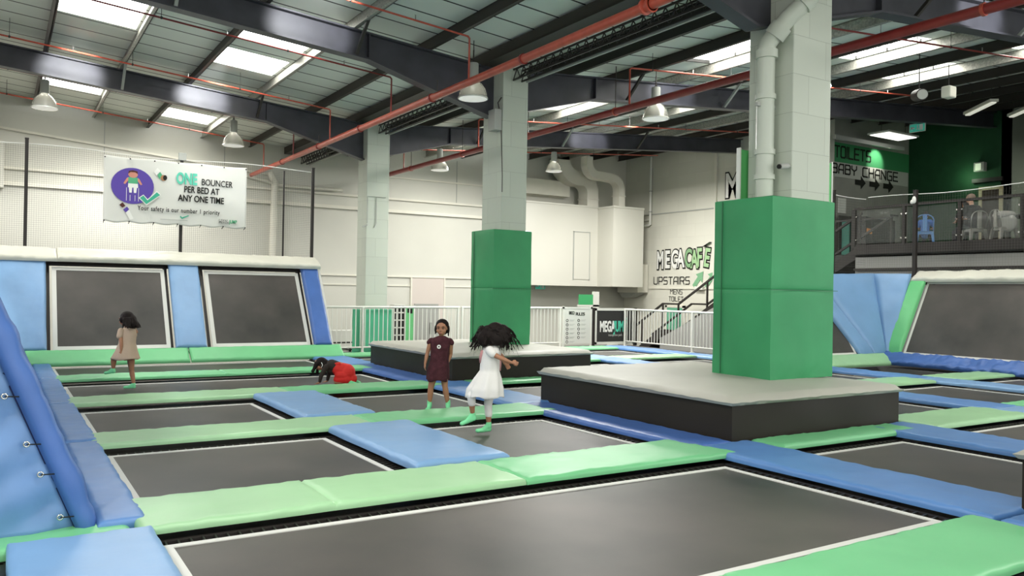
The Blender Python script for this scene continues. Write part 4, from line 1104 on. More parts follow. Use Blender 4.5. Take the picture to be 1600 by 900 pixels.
# white double pipe rail in the far left corner of the back wall (behind net)
o = MB().tube([(5.6, 24.8, 4.95), (7.2, 24.8, 4.62), (9.2, 24.8, 4.62)], .05, 8).tube([(6.9, 24.8, 5.0), (7.05, 24.8, 4.7), (7.0, 24.8, 1.0)], .10, 10).build('drain_pipe', OFFW, smooth=True, angle=.8)
tag(o, 'off-white pipes on the back wall near the right net pole', 'pipe')

# exit signs
def exit_sign(M, label, arrow=-1):
    e = bpy.data.objects.new('exit_sign', None); C.objects.link(e); e.matrix_local = M; tag(e, label, 'sign', 'green exit signs')
    MB().box(0, .46, 0, .24, -.03, 0).build('sign_box', OFFW, e)
    MB().box(.015, .445, .015, .225, 0, .006).build('sign_face', mat('exit_green', (.05, .42, .30), .5, .3, emit=(.05, .5, .36), es=.25), e)
    s = MB(); s.box(.06, .16, .10, .14, .006, .010)
    s.add([(.03, .12, .006), (.09, .06, .006), (.09, .18, .006), (.03, .12, .01), (.09, .06, .01), (.09, .18, .01)], [(0, 1, 2), (5, 4, 3), (0, 3, 4, 1), (1, 4, 5, 2), (2, 5, 3, 0)])
    s.build('arrow', WPRINT, e)
    s = MB(); s.box(.30, .40, .04, .20, .006, .010); s.build('door_symbol', WPRINT, e)
    s = MB(); s.bar((.22, .06, .009), (.25, .12, .009), .02, .006).bar((.25, .12, .009), (.24, .17, .009), .03, .006).bar((.25, .12, .009), (.28, .06, .009), .02, .006).ell((.245, .19, .009), (.016, .016, .004), 8, 6).build('running_figure', WPRINT, e)
    return e
MW = lambda x, y, z: Matrix.Translation((x, y, z)) @ Matrix.Rotation(PI / 2, 4, 'X')   # faces -Y
def MX(x, y, z, rz=0): # faces -X
    return Matrix(((0, 0, -1, x), (-1, 0, 0, y), (0, 1, 0, z), (0, 0, 0, 1))) @ Matrix.Rotation(rz, 4, 'Z')
exit_sign(MW(16.72, 24.95, 1.60), 'small green exit sign on the back wall right of the middle column')
exit_sign(MX(21.4, 13.35, 6.10), 'green exit sign hanging over the cafe stairs')

# railing -------------------------------------------------------------
def railing(a, b, ztop, zbot, label, posts, gap=.115):
    a = Vector(a); b = Vector(b); L = (b - a).length; d = (b - a) / L
    e = bpy.data.objects.new('railing', None); C.objects.link(e); e.location = (a.x, a.y, 0); tag(e, label, 'railing', 'white railings')
    D = lambda t, z: (d.x * t, d.y * t, z)
    MB().tube([D(0, ztop), D(L, ztop)], .028, 8).build('top_rail', WHITEM, e, smooth=True, angle=.8)
    MB().tube([D(0, zbot), D(L, zbot)], .02, 8).build('bottom_rail', WHITEM, e, smooth=True, angle=.8)
    n = int(L / gap); nb = 0
    for k in range(1, n):
        t = L * k / n
        if any(abs(t - p) < .05 for p in posts): continue
        if nb >= 98: break
        nb += 1
        MB().box(d.x * t - .009, d.x * t + .009, d.y * t - .009, d.y * t + .009, zbot, ztop).build('baluster', WHITEM, e)
    for p in posts:
        MB().tube([D(p, -.03), D(p, ztop + .01)], .035, 8).lathe([(.0, -.03), (.07, -.03), (.07, -.015), (0, -.015)], (d.x * p, d.y * p, 0), 10).build('post', WHITEM, e, smooth=True, angle=.8)
    return e
railing((6.45, 18.55, 0), (10.1, 18.55, 0), 1.07, .10, 'white upright-bar railing left of the farthest column base and green tarpaulin', [.02, 1.0, 3.6])
railing((10.15, 18.55, 0), (13.35, 18.55, 0), 1.07, .10, 'white upright-bar railing directly behind the girls and middle column', [0.02, 3.15])
railing((15.5, 18.4, 0), (15.5, 12.9, 0), 1.04, .12, 'white railing running from the black logo gate toward the nearest column', [.02, 2.75, 5.45])
# poster of rules beside the gate
po = empty('rules_poster', (13.4, 18.5, 0), 0, 'white rules poster with rows of small icons beside the logo gate', 'poster')
MB().box(0, .92, 0, .02, .06, 1.05).build('sheet', mat('poster_white', (.66, .66, .61), .6, .3), po)
MB().box(-.05, 0, -.01, .03, -.03, 1.12).box(.92, .97, -.01, .03, -.03, 1.12).box(-.05, .97, -.01, .03, 1.05, 1.10).build('frame', WHITEM, po)
strokes('BED', .07, MW(.16, -.004, .90), BLACK, 'lettering', po, wt=.2, thick=.004)
strokes('RULES', .07, MW(.40, -.004, .87), BLACK, 'lettering', po, wt=.2, thick=.004)
for r_ in range(6):
    for c in range(2):
        if r_ == 5 and c: continue
        z = .72 - r_ * .12; x = .10 + c * .40
        pts = [(x + .035 * math.cos(a * PI / 6), -.003, z + .035 * math.sin(a * PI / 6)) for a in range(13)]
        MB().tube(pts, .007, 5, cap=False).build('icon', BLACK, po)
        MB().box(x + .08, x + .26, -.004, 0, z + .01, z + .018).box(x + .08, x + .22, -.004, 0, z - .018, z - .010).build('text_line', GREYP, po)
# logo gate
g = empty('logo_gate', (14.45, 18.5, 0), 0, 'black gate panel in a white frame with the white and mint logo', 'gate')
MB().box(.08, 1.42, -.01, .02, .10, 1.00).build('panel', mat('charcoal_panel', (.035, .035, .033), .6, .3), g)
MB().box(.02, 1.48, -.03, .03, 1.0, 1.07).box(.02, 1.48, -.03, .03, .03, .10).box(.02, .08, -.03, .03, .03, 1.07).box(1.42, 1.48, -.03, .03, .03, 1.07).build('frame', WHITEM, g)
MB().box(-.08, .0, -.04, .04, -.03, 1.08).build('post', BLACKF, g); MB().box(1.50, 1.58, -.04, .04, -.03, 1.08).build('post', BLACKF, g)
MB().box(.45, .85, -.05, .0, .0, .03).build('bottom_latch', WHITEM, g)
text_mesh('MEGA', .42, MW(.20, -.014, .40), WPRINT, 'logo_lettering', g, bold=.016, sx=.50)
text_mesh('JUM', .42, MW(.72, -.014, .40), MINT, 'logo_lettering', g, bold=.014, sx=.50)
text_mesh('P', .36, MW(1.12, -.014, .54), MINT, 'logo_lettering', g, bold=.014, sx=.50, shear=.2)
text_mesh('trampoline park', .10, MW(.52, -.014, .26), GREYP, 'tagline', g, sx=.8)
# things seen through the railing
gt = pad('green_tarpaulin', mat('mint_tarpaulin', (.10, .48, .28), .5, .4, bump=.01, bscale=3), (7.22, 18.64, -.02), (1, 0, 0), (0, 0, 1), 1.05, 1.04, .03, 'mint green tarpaulin sheet behind the white railing at the left', 'tarpaulin', wave=.01, wrinkle=.012)
lk = empty('pigeonhole_rack', (9.62, 21.6, -.25), 0, 'white pigeonhole rack with dark openings behind the white railing', 'shelf')
s = MB(); s.box(0, .34, .02, .3, 0, 1.3)
s.build('back_box', BLACK, lk)
s = MB()
for k in range(4): s.box(k * .113 - .013, k * .113 + .013, -.02, .3, 0, 1.3)
for k in range(7): s.box(0, .34, -.02, .3, k * .215, k * .215 + .035)
s.build('shelves', WHITEM, lk)
gp = tag(MB().box(9.98, 10.26, 21.6, 21.63, .0, 1.04).build('poster', mat('lime_poster', (.16, .55, .22), .6, .3)), 'narrow green poster beside the pigeonhole rack behind the railing', 'poster')
MB().box(10.04, 10.10, 21.59, 21.6, .84, .96).box(10.12, 10.2, 21.59, 21.6, .82, .96).build('printed_mark', BLACK, gp)
MB().box(9.96, 9.98, 21.59, 21.64, 0, 1.05).box(10.26, 10.28, 21.59, 21.64, 0, 1.05).build('frame', WPRINT, gp)
gd = tag(MB().box(10.32, 11.10, 21.7, 21.75, -1, 1.10).build('door_leaf', mat('grey_door', (.40, .40, .37), .5, .4)), 'plain grey door seen through the railing, right of the green poster', 'door')
MB().box(10.82, 10.86, 21.66, 21.7, .2, .55).build('handle', BLACK, gd)
bm_ = tag(MB().box(9.4, 11.2, 19.4, 19.5, .08, .16).build('bench_top', WHITEM), 'low white bench board behind the railing', 'bench')
MB().box(9.45, 9.5, 19.4, 19.5, -.98, .08).box(11.1, 11.15, 19.4, 19.5, -.98, .08).build('leg', WHITEM, bm_)
tl = empty('white_locker', (7.30, 20.6, -.95), 0, 'white cabinet with black lines behind the railing at its left end', 'cabinet')
MB().box(0, .85, 0, .4, 0, 1.35).build('body', WHITEM, tl)
MB().tube([(.02, -.01, 1.0), (.3, -.02, .9), (.62, -.02, .84), (.8, -.01, .86)], .018, 6).box(.6, .66, -.02, 0, .5, .9).box(0, .85, -.012, 0, 1.02, 1.05).build('black_trim', BLACK, tl)
gs = tag(MB().box(15.8, 16.35, 21.0, 21.06, 1.12, 1.45).build('notice_board', mat('board_green', (.06, .38, .14), .6, .3)), 'small green notice above the logo gate', 'sign')
MB().box(16.35, 16.6, 21.0, 21.06, .6, 1.55).box(15.75, 16.6, 21.0, 21.06, 1.06, 1.12).box(16.38, 16.45, 21.0, 21.06, -1, .6).build('stand', WHITEM, gs)
# green door by the stairs
dr = MB().box(20.93, 20.99, 21.65, 22.45, -.95, 1.02).build('door_3', mat('mint_door', (.14, .42, .27), .5, .4)); struct(dr)
MB().box(20.92, 21.0, 21.55, 21.65, -.95, 1.1).box(20.92, 21.0, 22.45, 22.55, -.95, 1.1).box(20.92, 21.0, 21.55, 22.55, 1.02, 1.1).build('frame', OFFW, dr)

# wall lettering on the right wall --------------------------------------------------
lg = empty('cafe_lettering', (20.99, 23.1, 2.4), 0, 'painted wall lettering with white and green cafe name above the upstairs arrows', 'lettering')
def wallword(chars, y, z, size, adv, m, par, x=20.985, sx=.62, base=Vector((20.99, 23.1, 2.4))):
    for k, (ch, dz, rz, mm) in enumerate(chars):
        yy = y - adv * k
        M0 = MX(x - base.x, yy - base.y, z + dz - base.z, rz); M1 = MX(x - .008 - base.x, yy - base.y, z + dz - base.z, rz)
        text_mesh(ch, size, M0, BLACK, 'letter_outline', par, bold=.075, sx=sx)
        text_mesh(ch, size, M1, mm, 'letter', par, bold=.026, sx=sx)
LG = mat('light_green_print', (.36, .56, .30), .6, .2); MG = mat('mid_green_print', (.24, .42, .22), .6, .2)
wallword([('M', .0, 0, WPRINT)], 23.10, 2.47, .90, .3, None, lg, sx=.53)
wallword([('E', .02, 0, WPRINT), ('G', .02, 0, WPRINT), ('A', .03, .03, WPRINT)], 22.66, 2.47, .90, .325, None, lg, sx=.60)
wallword([('C', .04, 0, MG), ('A', .0, 0, LG), ('F', .05, .02, LG), ('E', .06, -.15, LG)], 21.62, 2.47, .90, .305, None, lg, sx=.58)
s = MB().bar((-.01, 20.66 - 23.1, 3.20 - 2.4), (-.01, 20.34 - 23.1, 3.34 - 2.4), .02, .17, up=(1, 0, 0)); s.build('letter_outline', BLACK, lg)
s = MB().bar((-.02, 20.62 - 23.1, 3.218 - 2.4), (-.02, 20.38 - 23.1, 3.322 - 2.4), .02, .09, up=(1, 0, 0)); s.build('letter', MG, lg)
up = empty('upstairs_lettering', (20.99, 23.25, 1.88), 0, 'thin black UPSTAIRS lettering with two green arrows on the wall', 'lettering')
strokes('UPSTAIRS', .26, MX(-.003, 0, 0), BLACK, 'lettering', up, wt=.12, width=1.87)
def arrow(y, z):
    s = MB(); P = [(0, 0), (.14, -.12), (.42, .20), (.54, .08), (.56, .56), (.10, .42), (.24, .32), (-.02, .06)]
    P = [(-.02, .02), (.10, -.10), (.36, .20), (.46, .10), (.50, .50), (.14, .40), (.24, .32)]
    n = len(P); a = [(-.004, -u - (23.25 - y), v + z) for u, v in P]; b = [(-.012, q[1], q[2]) for q in a]
    s.add(a + b, [tuple(range(n)), tuple(range(2 * n - 1, n - 1, -1))] + [(i, (i + 1) % n, (i + 1) % n + n, i + n) for i in range(n)])
    s.build('arrow', mat('arrow_green', (.20, .42, .24), .6, .2), up)
arrow(21.20, -.05); arrow(20.62, -.05); arrow(20.04, -.05)
ml = empty('mens_toilet_lettering', (20.99, 22.40, 1.3), 0, 'small black MENS TOILET lettering above the handrail', 'lettering')
strokes('MENS', .16, MX(-.003, -.05, .22), BLACK, 'lettering', ml, wt=.10, width=.62)
strokes('TOILET', .16, MX(-.003, 0.02, -.04), BLACK, 'lettering', ml, wt=.10, width=.74)
mg = empty('mega_lettering', (20.99, 19.8, 4.8), 0, 'large black and white painted letters on the wall, cut off by the nearest column', 'lettering')
wallword([('M', 0, 0, WPRINT), ('E', 0, 0, WPRINT), ('G', 0, 0, WPRINT), ('A', 0, 0, WPRINT)], 19.75, 4.85, 1.15, .66, None, mg, base=Vector((20.99, 19.8, 4.8)), sx=.75)
# emergency light fitting
tag(MB().box(20.85, 20.98, 20.6, 21.0, 1.68, 1.80).build('wall_light', WHITEM, bevel=.01), 'small white wall light just under the green arrows', 'lamp')

# ================================================================ STAIRS
st = empty('staircase', (19.8, 18, -1), 0, 'grey staircase with black handrails rising along the right wall to the cafe', 'stairs')
SX0, SX1 = 19.25, 20.6; BO = Vector((19.8, 18, -1))
s = MB(); prof = []
def flight(ya, za, yb, zb2, n):
    for k in range(n):
        y0 = ya + (yb - ya) * k / n; y1 = ya + (yb - ya) * (k + 1) / n; z = za + (zb2 - za) * (k + 1) / n
        s.box(SX0 - BO.x, SX1 - BO.x, min(y0, y1) - BO.y, max(y0, y1) - BO.y, z - .22 - BO.z, z - BO.z)
flight(22.9, -1.0, 20.85, .2, 7); s.box(SX0 - BO.x, SX1 - BO.x, 20.1 - BO.y, 20.85 - BO.y, .08 - BO.z, .2 - BO.z)
flight(20.1, .2, 17.5, 1.7, 9); s.box(SX0 - BO.x, SX1 - BO.x, 15.2 - BO.y, 17.5 - BO.y, 1.58 - BO.z, 1.7 - BO.z)
flight(15.2, 1.7, 13.3, 2.75, 6)
s.build('treads', BLACKF, st)
def seg(x, pts, w_, h, m, name, off=0):
    s = MB()
    for a, b in zip(pts[:-1], pts[1:]): s.bar((x - BO.x, a[0] - BO.y, a[1] + off - BO.z), (x - BO.x, b[0] - BO.y, b[1] + off - BO.z), w_, h)
    s.build(name, m, st)
PR = [(22.9, -1.0), (20.85, .2), (20.1, .2), (17.5, 1.7), (15.2, 1.7), (13.3, 2.75)]
seg(SX0 - .03, PR, .05, .26, BLACKF, 'stringer', -.02); seg(SX1 + .03, PR, .05, .26, BLACKF, 'stringer', -.02)
seg(SX0, PR, .06, .06, BLACKF, 'handrail', .98); seg(SX1, PR, .06, .06, BLACKF, 'handrail', .98)
for y, z in ((20.85, .2), (20.1, .2), (18.8, .95), (17.5, 1.7), (15.2, 1.7), (14.2, 2.25), (13.35, 2.75), (21.9, -.4)):
    for x in (SX0,): MB().box(x - .025 - BO.x, x + .025 - BO.x, y - .025 - BO.y, y + .025 - BO.y, z - BO.z, z + .98 - BO.z).build('post', BLACKF, st)
s = MB().hexa([(SX0 - .07 - BO.x, 20.9 - BO.y, 0), (SX0 - .05 - BO.x, 20.9 - BO.y, 0), (SX0 - .05 - BO.x, 15.9 - BO.y, 0), (SX0 - .07 - BO.x, 15.9 - BO.y, 0),
   (SX0 - .07 - BO.x, 20.9 - BO.y, 1.0), (SX0 - .05 - BO.x, 20.9 - BO.y, 1.0), (SX0 - .05 - BO.x, 17.5 - BO.y, 2.55), (SX0 - .07 - BO.x, 15.9 - BO.y, 2.55)])
s.build('under_panel', SUBW, st)
# inclined glass panel landing
GLASS = mat('smoked_glass', (.55, .58, .55), .04, .5, alpha=.06)
# ================================================================ CAFE
cb = empty('balcony_railing', (18.95, 13.3, 2.8), 0, 'dark framed glass balcony railing of the cafe', 'railing')
L = 8.8
MB().box(-.03, .03, -L, 0, .98, 1.04).build('top_rail', BLACKF, cb)
MB().box(-.02, .02, -L, 0, .02, .07).build('bottom_rail', BLACKF, cb)
k = 0; y = 0
while y > -L:
    MB().box(-.035, .035, y - .035, y + .035, 0, 1.0).build('post', BLACKF, cb)
    if y - 1.38 > -L - .1:
        MB().box(-.006, .006, y - 1.30, y - .08, .1, .95).build('glass_pane', GLASS, cb); gpn = cb.children[-1]
        for (dy, dz) in ((-.06, .2), (-.06, .8), (-1.32, .2), (-1.32, .8)):
            MB().tube([(-.03, y + dy, dz), (-.012, y + dy, dz)], .02, 8).build('glass_clip', CHROME, cb)
    y -= 1.38
# return railing along the stair opening
cr = empty('stair_railing', (19.0, 13.4, 2.75), 0, 'dark railing beside the top of the cafe stairs', 'railing')
MB().box(0, 0.05, -.02, .03, 0, 1.05).box(1.7, 1.75, -.02, .03, 0, 1.05).box(1.7, 2.0, -.02, .03, 1.0, 1.05).build('post', BLACKF, cr)
MB().box(1.75, 1.8, 0, 2.0, .95, 1.0).box(1.75, 1.8, 1.95, 2.0, 0, 1.0).build('side_rail', BLACKF, cr)
tl2 = empty('toilets_lettering', (21.3, 15.59, 5.75), 0, 'green wall band with dark TOILETS lettering in the cafe', 'sign')
MB().box(-.1, 3.7, -.0, .006, -.17, .42).build('green_band', mat('toilet_band_green', (.05, .25, .10), .7, .2), tl2)
strokes('TOILETS', .33, MW(-.1, -.004, -.02), BLACK, 'lettering', tl2, wt=.15, width=1.75)
bc = empty('baby_change_lettering', (21.2, 15.59, 5.2), 0, 'grey wall band with black BABY CHANGE lettering', 'sign')
MB().box(0, 3.75, 0, .006, -.07, .375).build('grey_band', mat('change_band_grey', (.50, .51, .47), .7, .2), bc)
strokes('BABY CHANGE', .27, MW(-.12, -.004, .05), BLACK, 'lettering', bc, wt=.17, width=3.3)
ar = empty('arrow_signs', (22.2, 15.59, 4.85), 0, 'row of three black arrows pointing right under the baby change lettering', 'sign')
for k in range(3):
    P = [(0, .12), (.28, .12), (.28, 0), (.52, .20), (.28, .40), (.28, .28), (0, .28)]; P = [(u + k * .72, v) for u, v in P]; n = len(P)
    a = [(u, -.002, v) for u, v in P]; b = [(u, -.010, v) for u, v in P]
    MB().add(a + b, [tuple(range(n)), tuple(range(2 * n - 1, n - 1, -1))] + [(i, (i + 1) % n, (i + 1) % n + n, i + n) for i in range(n)]).build('arrow', BLACK, ar)
tag(MB().box(21.4, 21.75, 15.57, 15.6, 4.05, 4.50).build('notice', WPRINT), 'small white notice on the wall under the baby change lettering', 'notice')
tl3 = tag(MB().box(21.2, 24.0, 15.40, 15.44, 2.8, 3.95).build('display_board', mat('dark_board', (.05, .05, .045), .7, .2)), 'dark board below the white notice by the cafe stairs', 'board')
# door and exit fittings on the green wall
d = MB().box(24.96, 25.0, 12.72, 13.22, 2.75, 4.78).build('door_4', mat('brown_door', (.045, .03, .022), .5, .3)); struct(d)
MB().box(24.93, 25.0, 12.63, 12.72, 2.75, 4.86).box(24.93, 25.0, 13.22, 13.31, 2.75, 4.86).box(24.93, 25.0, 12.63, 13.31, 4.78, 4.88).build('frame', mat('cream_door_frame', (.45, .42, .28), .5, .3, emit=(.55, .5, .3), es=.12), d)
tag(MB().box(24.9, 24.99, 12.62, 13.5, 5.02, 5.14).build('sign_rail', BLACKF), 'black strip over the lit cafe doorway', 'sign')
for k in range(3): pass
exb = tag(MB().box(24.8, 24.98, 13.1, 13.4, 5.35, 5.62).build('emergency_light', GREYP, bevel=.01), 'small box light above the cafe doorway', 'lamp')
MB().box(24.78, 24.8, 13.18, 13.34, 5.38, 5.58).build('lens', mat('pale_lens', (.7, .75, .6), .4, .4, emit=(.6, .7, .5), es=.5), exb)
l = bpy.data.lights.new('door_light', 'POINT'); l.energy = 9; l.color = (.75, 1, .7); l.shadow_soft_size = .1
lo = bpy.data.objects.new('door_light', l); C.objects.link(lo); lo.location = (24.6, 13.6, 5.2)
# suspended light tray above the stairs with spill on the wall
lt_ = empty('light_tray', (22.6, 14.6, 6.35), 0, 'bright suspended light tray beside the exit sign in the cafe', 'lamp')
MB().box(-.75, .75, -.35, .35, .0, .05).build('tray', WHITEM, lt_); MB().box(-.7, .7, -.3, .3, -.02, 0).build('diffuser', mat('tray_diffuser', (.9, .9, .85), .5, .3, emit=(1, 1, .92), es=1.4), lt_)
for x in (-.6, .6): MB().tube([(x, 0, .05), (x, 0, .65)], .008, 6).build('hanger', STEELD, lt_)
MB().box(-2.0, 1.4, .52, .62, -.22, -.10).build('light_bar', GREYP, lt_)
sp_ = bpy.data.lights.new('sign_light', 'SPOT'); sp_.energy = 55; sp_.spot_size = 1.3; sp_.spot_blend = .5; sp_.shadow_soft_size = .05; sp_.color = (1, .97, .85)
so = bpy.data.objects.new('sign_light', sp_); C.objects.link(so); so.location = (23.2, 15.05, 6.1); so.rotation_euler = (math.radians(62), 0, math.radians(0))
for k, (x, y, z, a) in enumerate(((21.0, 11.2, 6.35, .9), (21.9, 9.8, 6.45, -.6), (22.8, 11.0, 6.5, .9))):
    b_ = bpy.data.objects.new('batten_light', None); C.objects.link(b_); b_.location = (x, y, z); b_.rotation_euler = (0, 0, a)
    tag(b_, 'pale suspended batten light over the cafe balcony, %s of three' % ORD[k], 'lamp', 'cafe batten lights')
    MB().box(-.75, .75, -.10, .10, 0, .07).build('body', OFFW, b_); MB().box(-.72, .72, -.06, .06, -.03, 0).build('tube', mat('dim_tube', (.7, .72, .6), .5, .3, emit=(1, 1, .85), es=.5), b_)
    for q in (-.6, .6): MB().tube([(q, 0, .07), (q, 0, zt(x) + .2 - z)], .006, 6).build('hanger', STEELD, b_)
spk = tag(MB().box(16.3, 16.55, 9.3, 9.5, 5.62, 5.86).build('loudspeaker', OFFW, bevel=.03), 'white box loudspeaker hanging in front of the cafe roof', 'speaker')
MB().tube([(16.42, 9.4, 5.86), (16.42, 9.4, zt(16.4))], .01, 6).build('bracket', BLACKF, spk)
pj_ = tag(MB().tube([(15.85, 9.62, 5.66), (16.1, 9.9, 5.72)], .12, 14).build('spotlight', BLACKF, smooth=True, angle=.7), 'round black stage spotlight beside the white loudspeaker', 'lamp')
MB().tube([(15.83, 9.60, 5.655), (15.85, 9.62, 5.66)], .10, 14).build('lens', GREYP, pj_)
MB().tube([(15.97, 9.76, 5.8), (15.97, 9.76, zt(15.97) + .22)], .012, 6).build('bracket', BLACKF, pj_)
# tolix style chairs
def metal_chair(m, label, loc, rz):
    e = empty('metal_chair', loc, rz, label, 'chair', 'cafe metal chairs')
    MB().lathe([(0, .44), (.19, .44), (.21, .45), (.19, .46), (0, .465)], (0, 0, 0), 8).box(-.18, .18, -.18, .18, .38, .44).build('seat', m, e)
    for a in (-1, 1):
        for b in (-1, 1):
            MB().hexa([(a * .22 - .02, b * .22 - .02, 0), (a * .22 + .02, b * .22 - .02, 0), (a * .22 + .02, b * .22 + .02, 0), (a * .22 - .02, b * .22 + .02, 0),
                       (a * .16 - .035, b * .16 - .035, .44), (a * .16 + .035, b * .16 - .035, .44), (a * .16 + .035, b * .16 + .035, .44), (a * .16 - .035, b * .16 + .035, .44)]).build('leg', m, e)
    pts = [(-.19, .19, .45), (-.20, .22, .72)] + [(-.19 * math.cos(t), .23, .74 + .13 * math.sin(t)) for t in (PI * k / 8 for k in range(1, 8))] + [(.20, .22, .72), (.19, .19, .45)]
    MB().tube(pts, .013, 8).build('back_frame', m, e, smooth=True)
    MB().box(-.05, .05, .21, .225, .45, .87).build('back_splat', m, e)
    return e
CB = mat('blue_chair_metal', (.09, .25, .55), .35, .5); CGm = mat('bare_chair_metal', (.38, .37, .33), .3, .5, metal=.7)
metal_chair(CB, 'blue metal cafe chair on the balcony under the child in blue', (19.9, 11.95, 2.75), math.radians(120))
metal_chair(CGm, 'bare metal cafe chair under the man in the black shirt', (19.9, 10.72, 2.75), math.radians(150))
metal_chair(CGm, 'bare metal cafe chair with a jacket hung on it, at the right of the balcony', (19.95, 10.05, 2.75), math.radians(60))
tb = empty('cafe_table', (20.9, 9.7, 2.75), 0, 'thin topped cafe table on the balcony at the right edge', 'table')
MB().box(-.9, .9, -.7, .5, .72, .75).build('table_top', mat('table_top_grey', (.12, .12, .11), .5, .4), tb); MB().tube([(0, 0, .02), (0, 0, .72)], .03, 8).lathe([(0, 0), (.25, 0), (.25, .02), (0, .03)], (0, 0, 0), 14).build('pedestal', BLACKF, tb)
jk = tag(MB().ell((19.95, 10.05, 3.50), (.20, .26, .10)).ell((19.9, 9.95, 3.30), (.12, .22, .22)).ell((20.0, 10.2, 3.32), (.1, .12, .2)).build('jacket', mat('pale_jacket', (.34, .34, .31), .8, .2, bump=.01, bscale=12), smooth=True), 'pale crumpled jacket hung over the back of the right cafe chair', 'jacket')
rk = empty('snack_stand', (21.35, 14.75, 2.75), .3, 'dark stand with orange lit boxes beside the cafe stairs', 'stand')
MB().box(-.3, .3, -.2, .2, 0, 1.1).build('body', BLACKF, rk); MB().box(-.2, .2, -.23, -.2, .62, .76).build('orange_box', mat('orange_box', (.45, .17, .04), .6, .3, emit=(.6, .25, .06), es=.3), rk); MB().box(-.2, .2, -.23, -.2, .2, .25).build('orange_box', mat('orange_box', (.45, .17, .04), .6, .3), rk)
tb2 = tag(MB().box(21.25, 21.8, 15.08, 15.36, 2.75, 3.75).build('teal_cabinet', mat('teal_cabinet', (.04, .20, .15), .6, .3), bevel=.02), 'teal cabinet behind the stair handrail, beside the nearest column padding', 'cabinet')

# ================================================================ PEOPLE
def fuse(mb, name, m, parent, vox=.008, smooth=4, mats=None):
    """fuse overlapping closed forms into one continuous skin"""
    o = mb.build(name, m, None)
    r_ = o.modifiers.new('remesh', 'REMESH'); r_.mode = 'VOXEL'; r_.voxel_size = vox; r_.use_smooth_shade = True
    if smooth:
        s_ = o.modifiers.new('smooth', 'SMOOTH'); s_.iterations = smooth; s_.factor = .5
    dg = bpy.context.evaluated_depsgraph_get()
    me = bpy.data.meshes.new_from_object(o.evaluated_get(dg))
    C.objects.unlink(o); bpy.data.objects.remove(o)
    n = bpy.data.objects.new(name, me); C.objects.link(n)
    if parent: n.parent = parent
    me.materials.clear(); me.materials.append(m)
    me.polygons.foreach_set('use_smooth', [True] * len(me.polygons))
    return n
V = Vector
def hand(mb, wrist, d, side, palm_n, k=1.0, curl=.5):
    """palm with four unequal bent fingers and a thumb from the side of the palm. d: hand direction, side: thumb side, palm_n: palm normal"""
    w_ = V(wrist); d = V(d).normalized(); sd = V(side); sd = (sd - d * sd.dot(d)).normalized(); pn = d.cross(sd)
    if pn.dot(V(palm_n)) < 0: pn = -pn
    pl = .055 * k
    for a in (-.5, .5):
        mb.cone(w_, w_ + d * pl + sd * a * .026 * k, .013 * k, .0125 * k, 8)
    mb.cone(w_ + d * .015 * k, w_ + d * pl * .95, .017 * k, .015 * k, 8)
    for i, (o, ln) in enumerate(((.024, .043), (.008, .050), (-.008, .046), (-.023, .036))):
        b = w_ + d * pl + sd * o * k; c = curl * (.8 + .12 * i)
        d1 = (d * math.cos(c * .6) + pn * math.sin(c * .6)).normalized(); d2 = (d * math.cos(c * 1.5) + pn * math.sin(c * 1.5)).normalized()
        m_ = b + d1 * ln * .55 * k; t = m_ + d2 * ln * .5 * k
        mb.cone(b - d * .01 * k, m_, .0072 * k, .0066 * k, 7); mb.cone(m_, t, .0066 * k, .0055 * k, 7)
    b = w_ + d * .012 * k + sd * .014 * k; m_ = b + (d * .6 + sd * .8).normalized() * .026 * k; t = m_ + (d * .9 + sd * .25 + pn * .3).normalized() * .024 * k
    mb.cone(b, m_, .009 * k, .0078 * k, 7); mb.cone(m_, t, .0078 * k, .0062 * k, 7)
def chain(mb, pts, rs, n=12):
    for (a, b, ra, rb_) in zip(pts[:-1], pts[1:], rs[:-1], rs[1:]): mb.cone(a, b, ra, rb_, n)
def leg(mb, hip, knee, ank, k=1.0):
    hip, knee, ank = V(hip), V(knee), V(ank)
    mb.cone(hip, hip.lerp(knee, .5), .062 * k, .050 * k); mb.cone(hip.lerp(knee, .5), knee, .050 * k, .038 * k)
    calf = knee.lerp(ank, .35); mb.cone(knee, calf, .036 * k, .039 * k); mb.cone(calf, ank, .038 * k, .023 * k)
def foot(mb, ank, heel, toe, k=1.0):
    ank, heel, toe = V(ank), V(heel), V(toe)
    mb.cone(ank, heel, .025 * k, .024 * k); mb.cone(heel, toe, .023 * k, .021 * k); mb.cone(ank, heel.lerp(toe, .55), .024 * k, .024 * k); 
    sd = (toe - heel).cross(V((0, 0, 1))).normalized() * .014 * k; mb.cone(heel.lerp(toe, .5), toe + sd, .02 * k, .017 * k); mb.cone(heel.lerp(toe, .5), toe - sd, .02 * k, .015 * k)
def arm(mb, sh, el, wr, k=1.0):
    sh, el, wr = V(sh), V(el), V(wr)
    mb.cone(sh, sh.lerp(el, .4), .034 * k, .031 * k); mb.cone(sh.lerp(el, .4), el, .031 * k, .024 * k)
    f = el.lerp(wr, .3); mb.cone(el, f, .024 * k, .026 * k); mb.cone(f, wr, .026 * k, .016 * k)
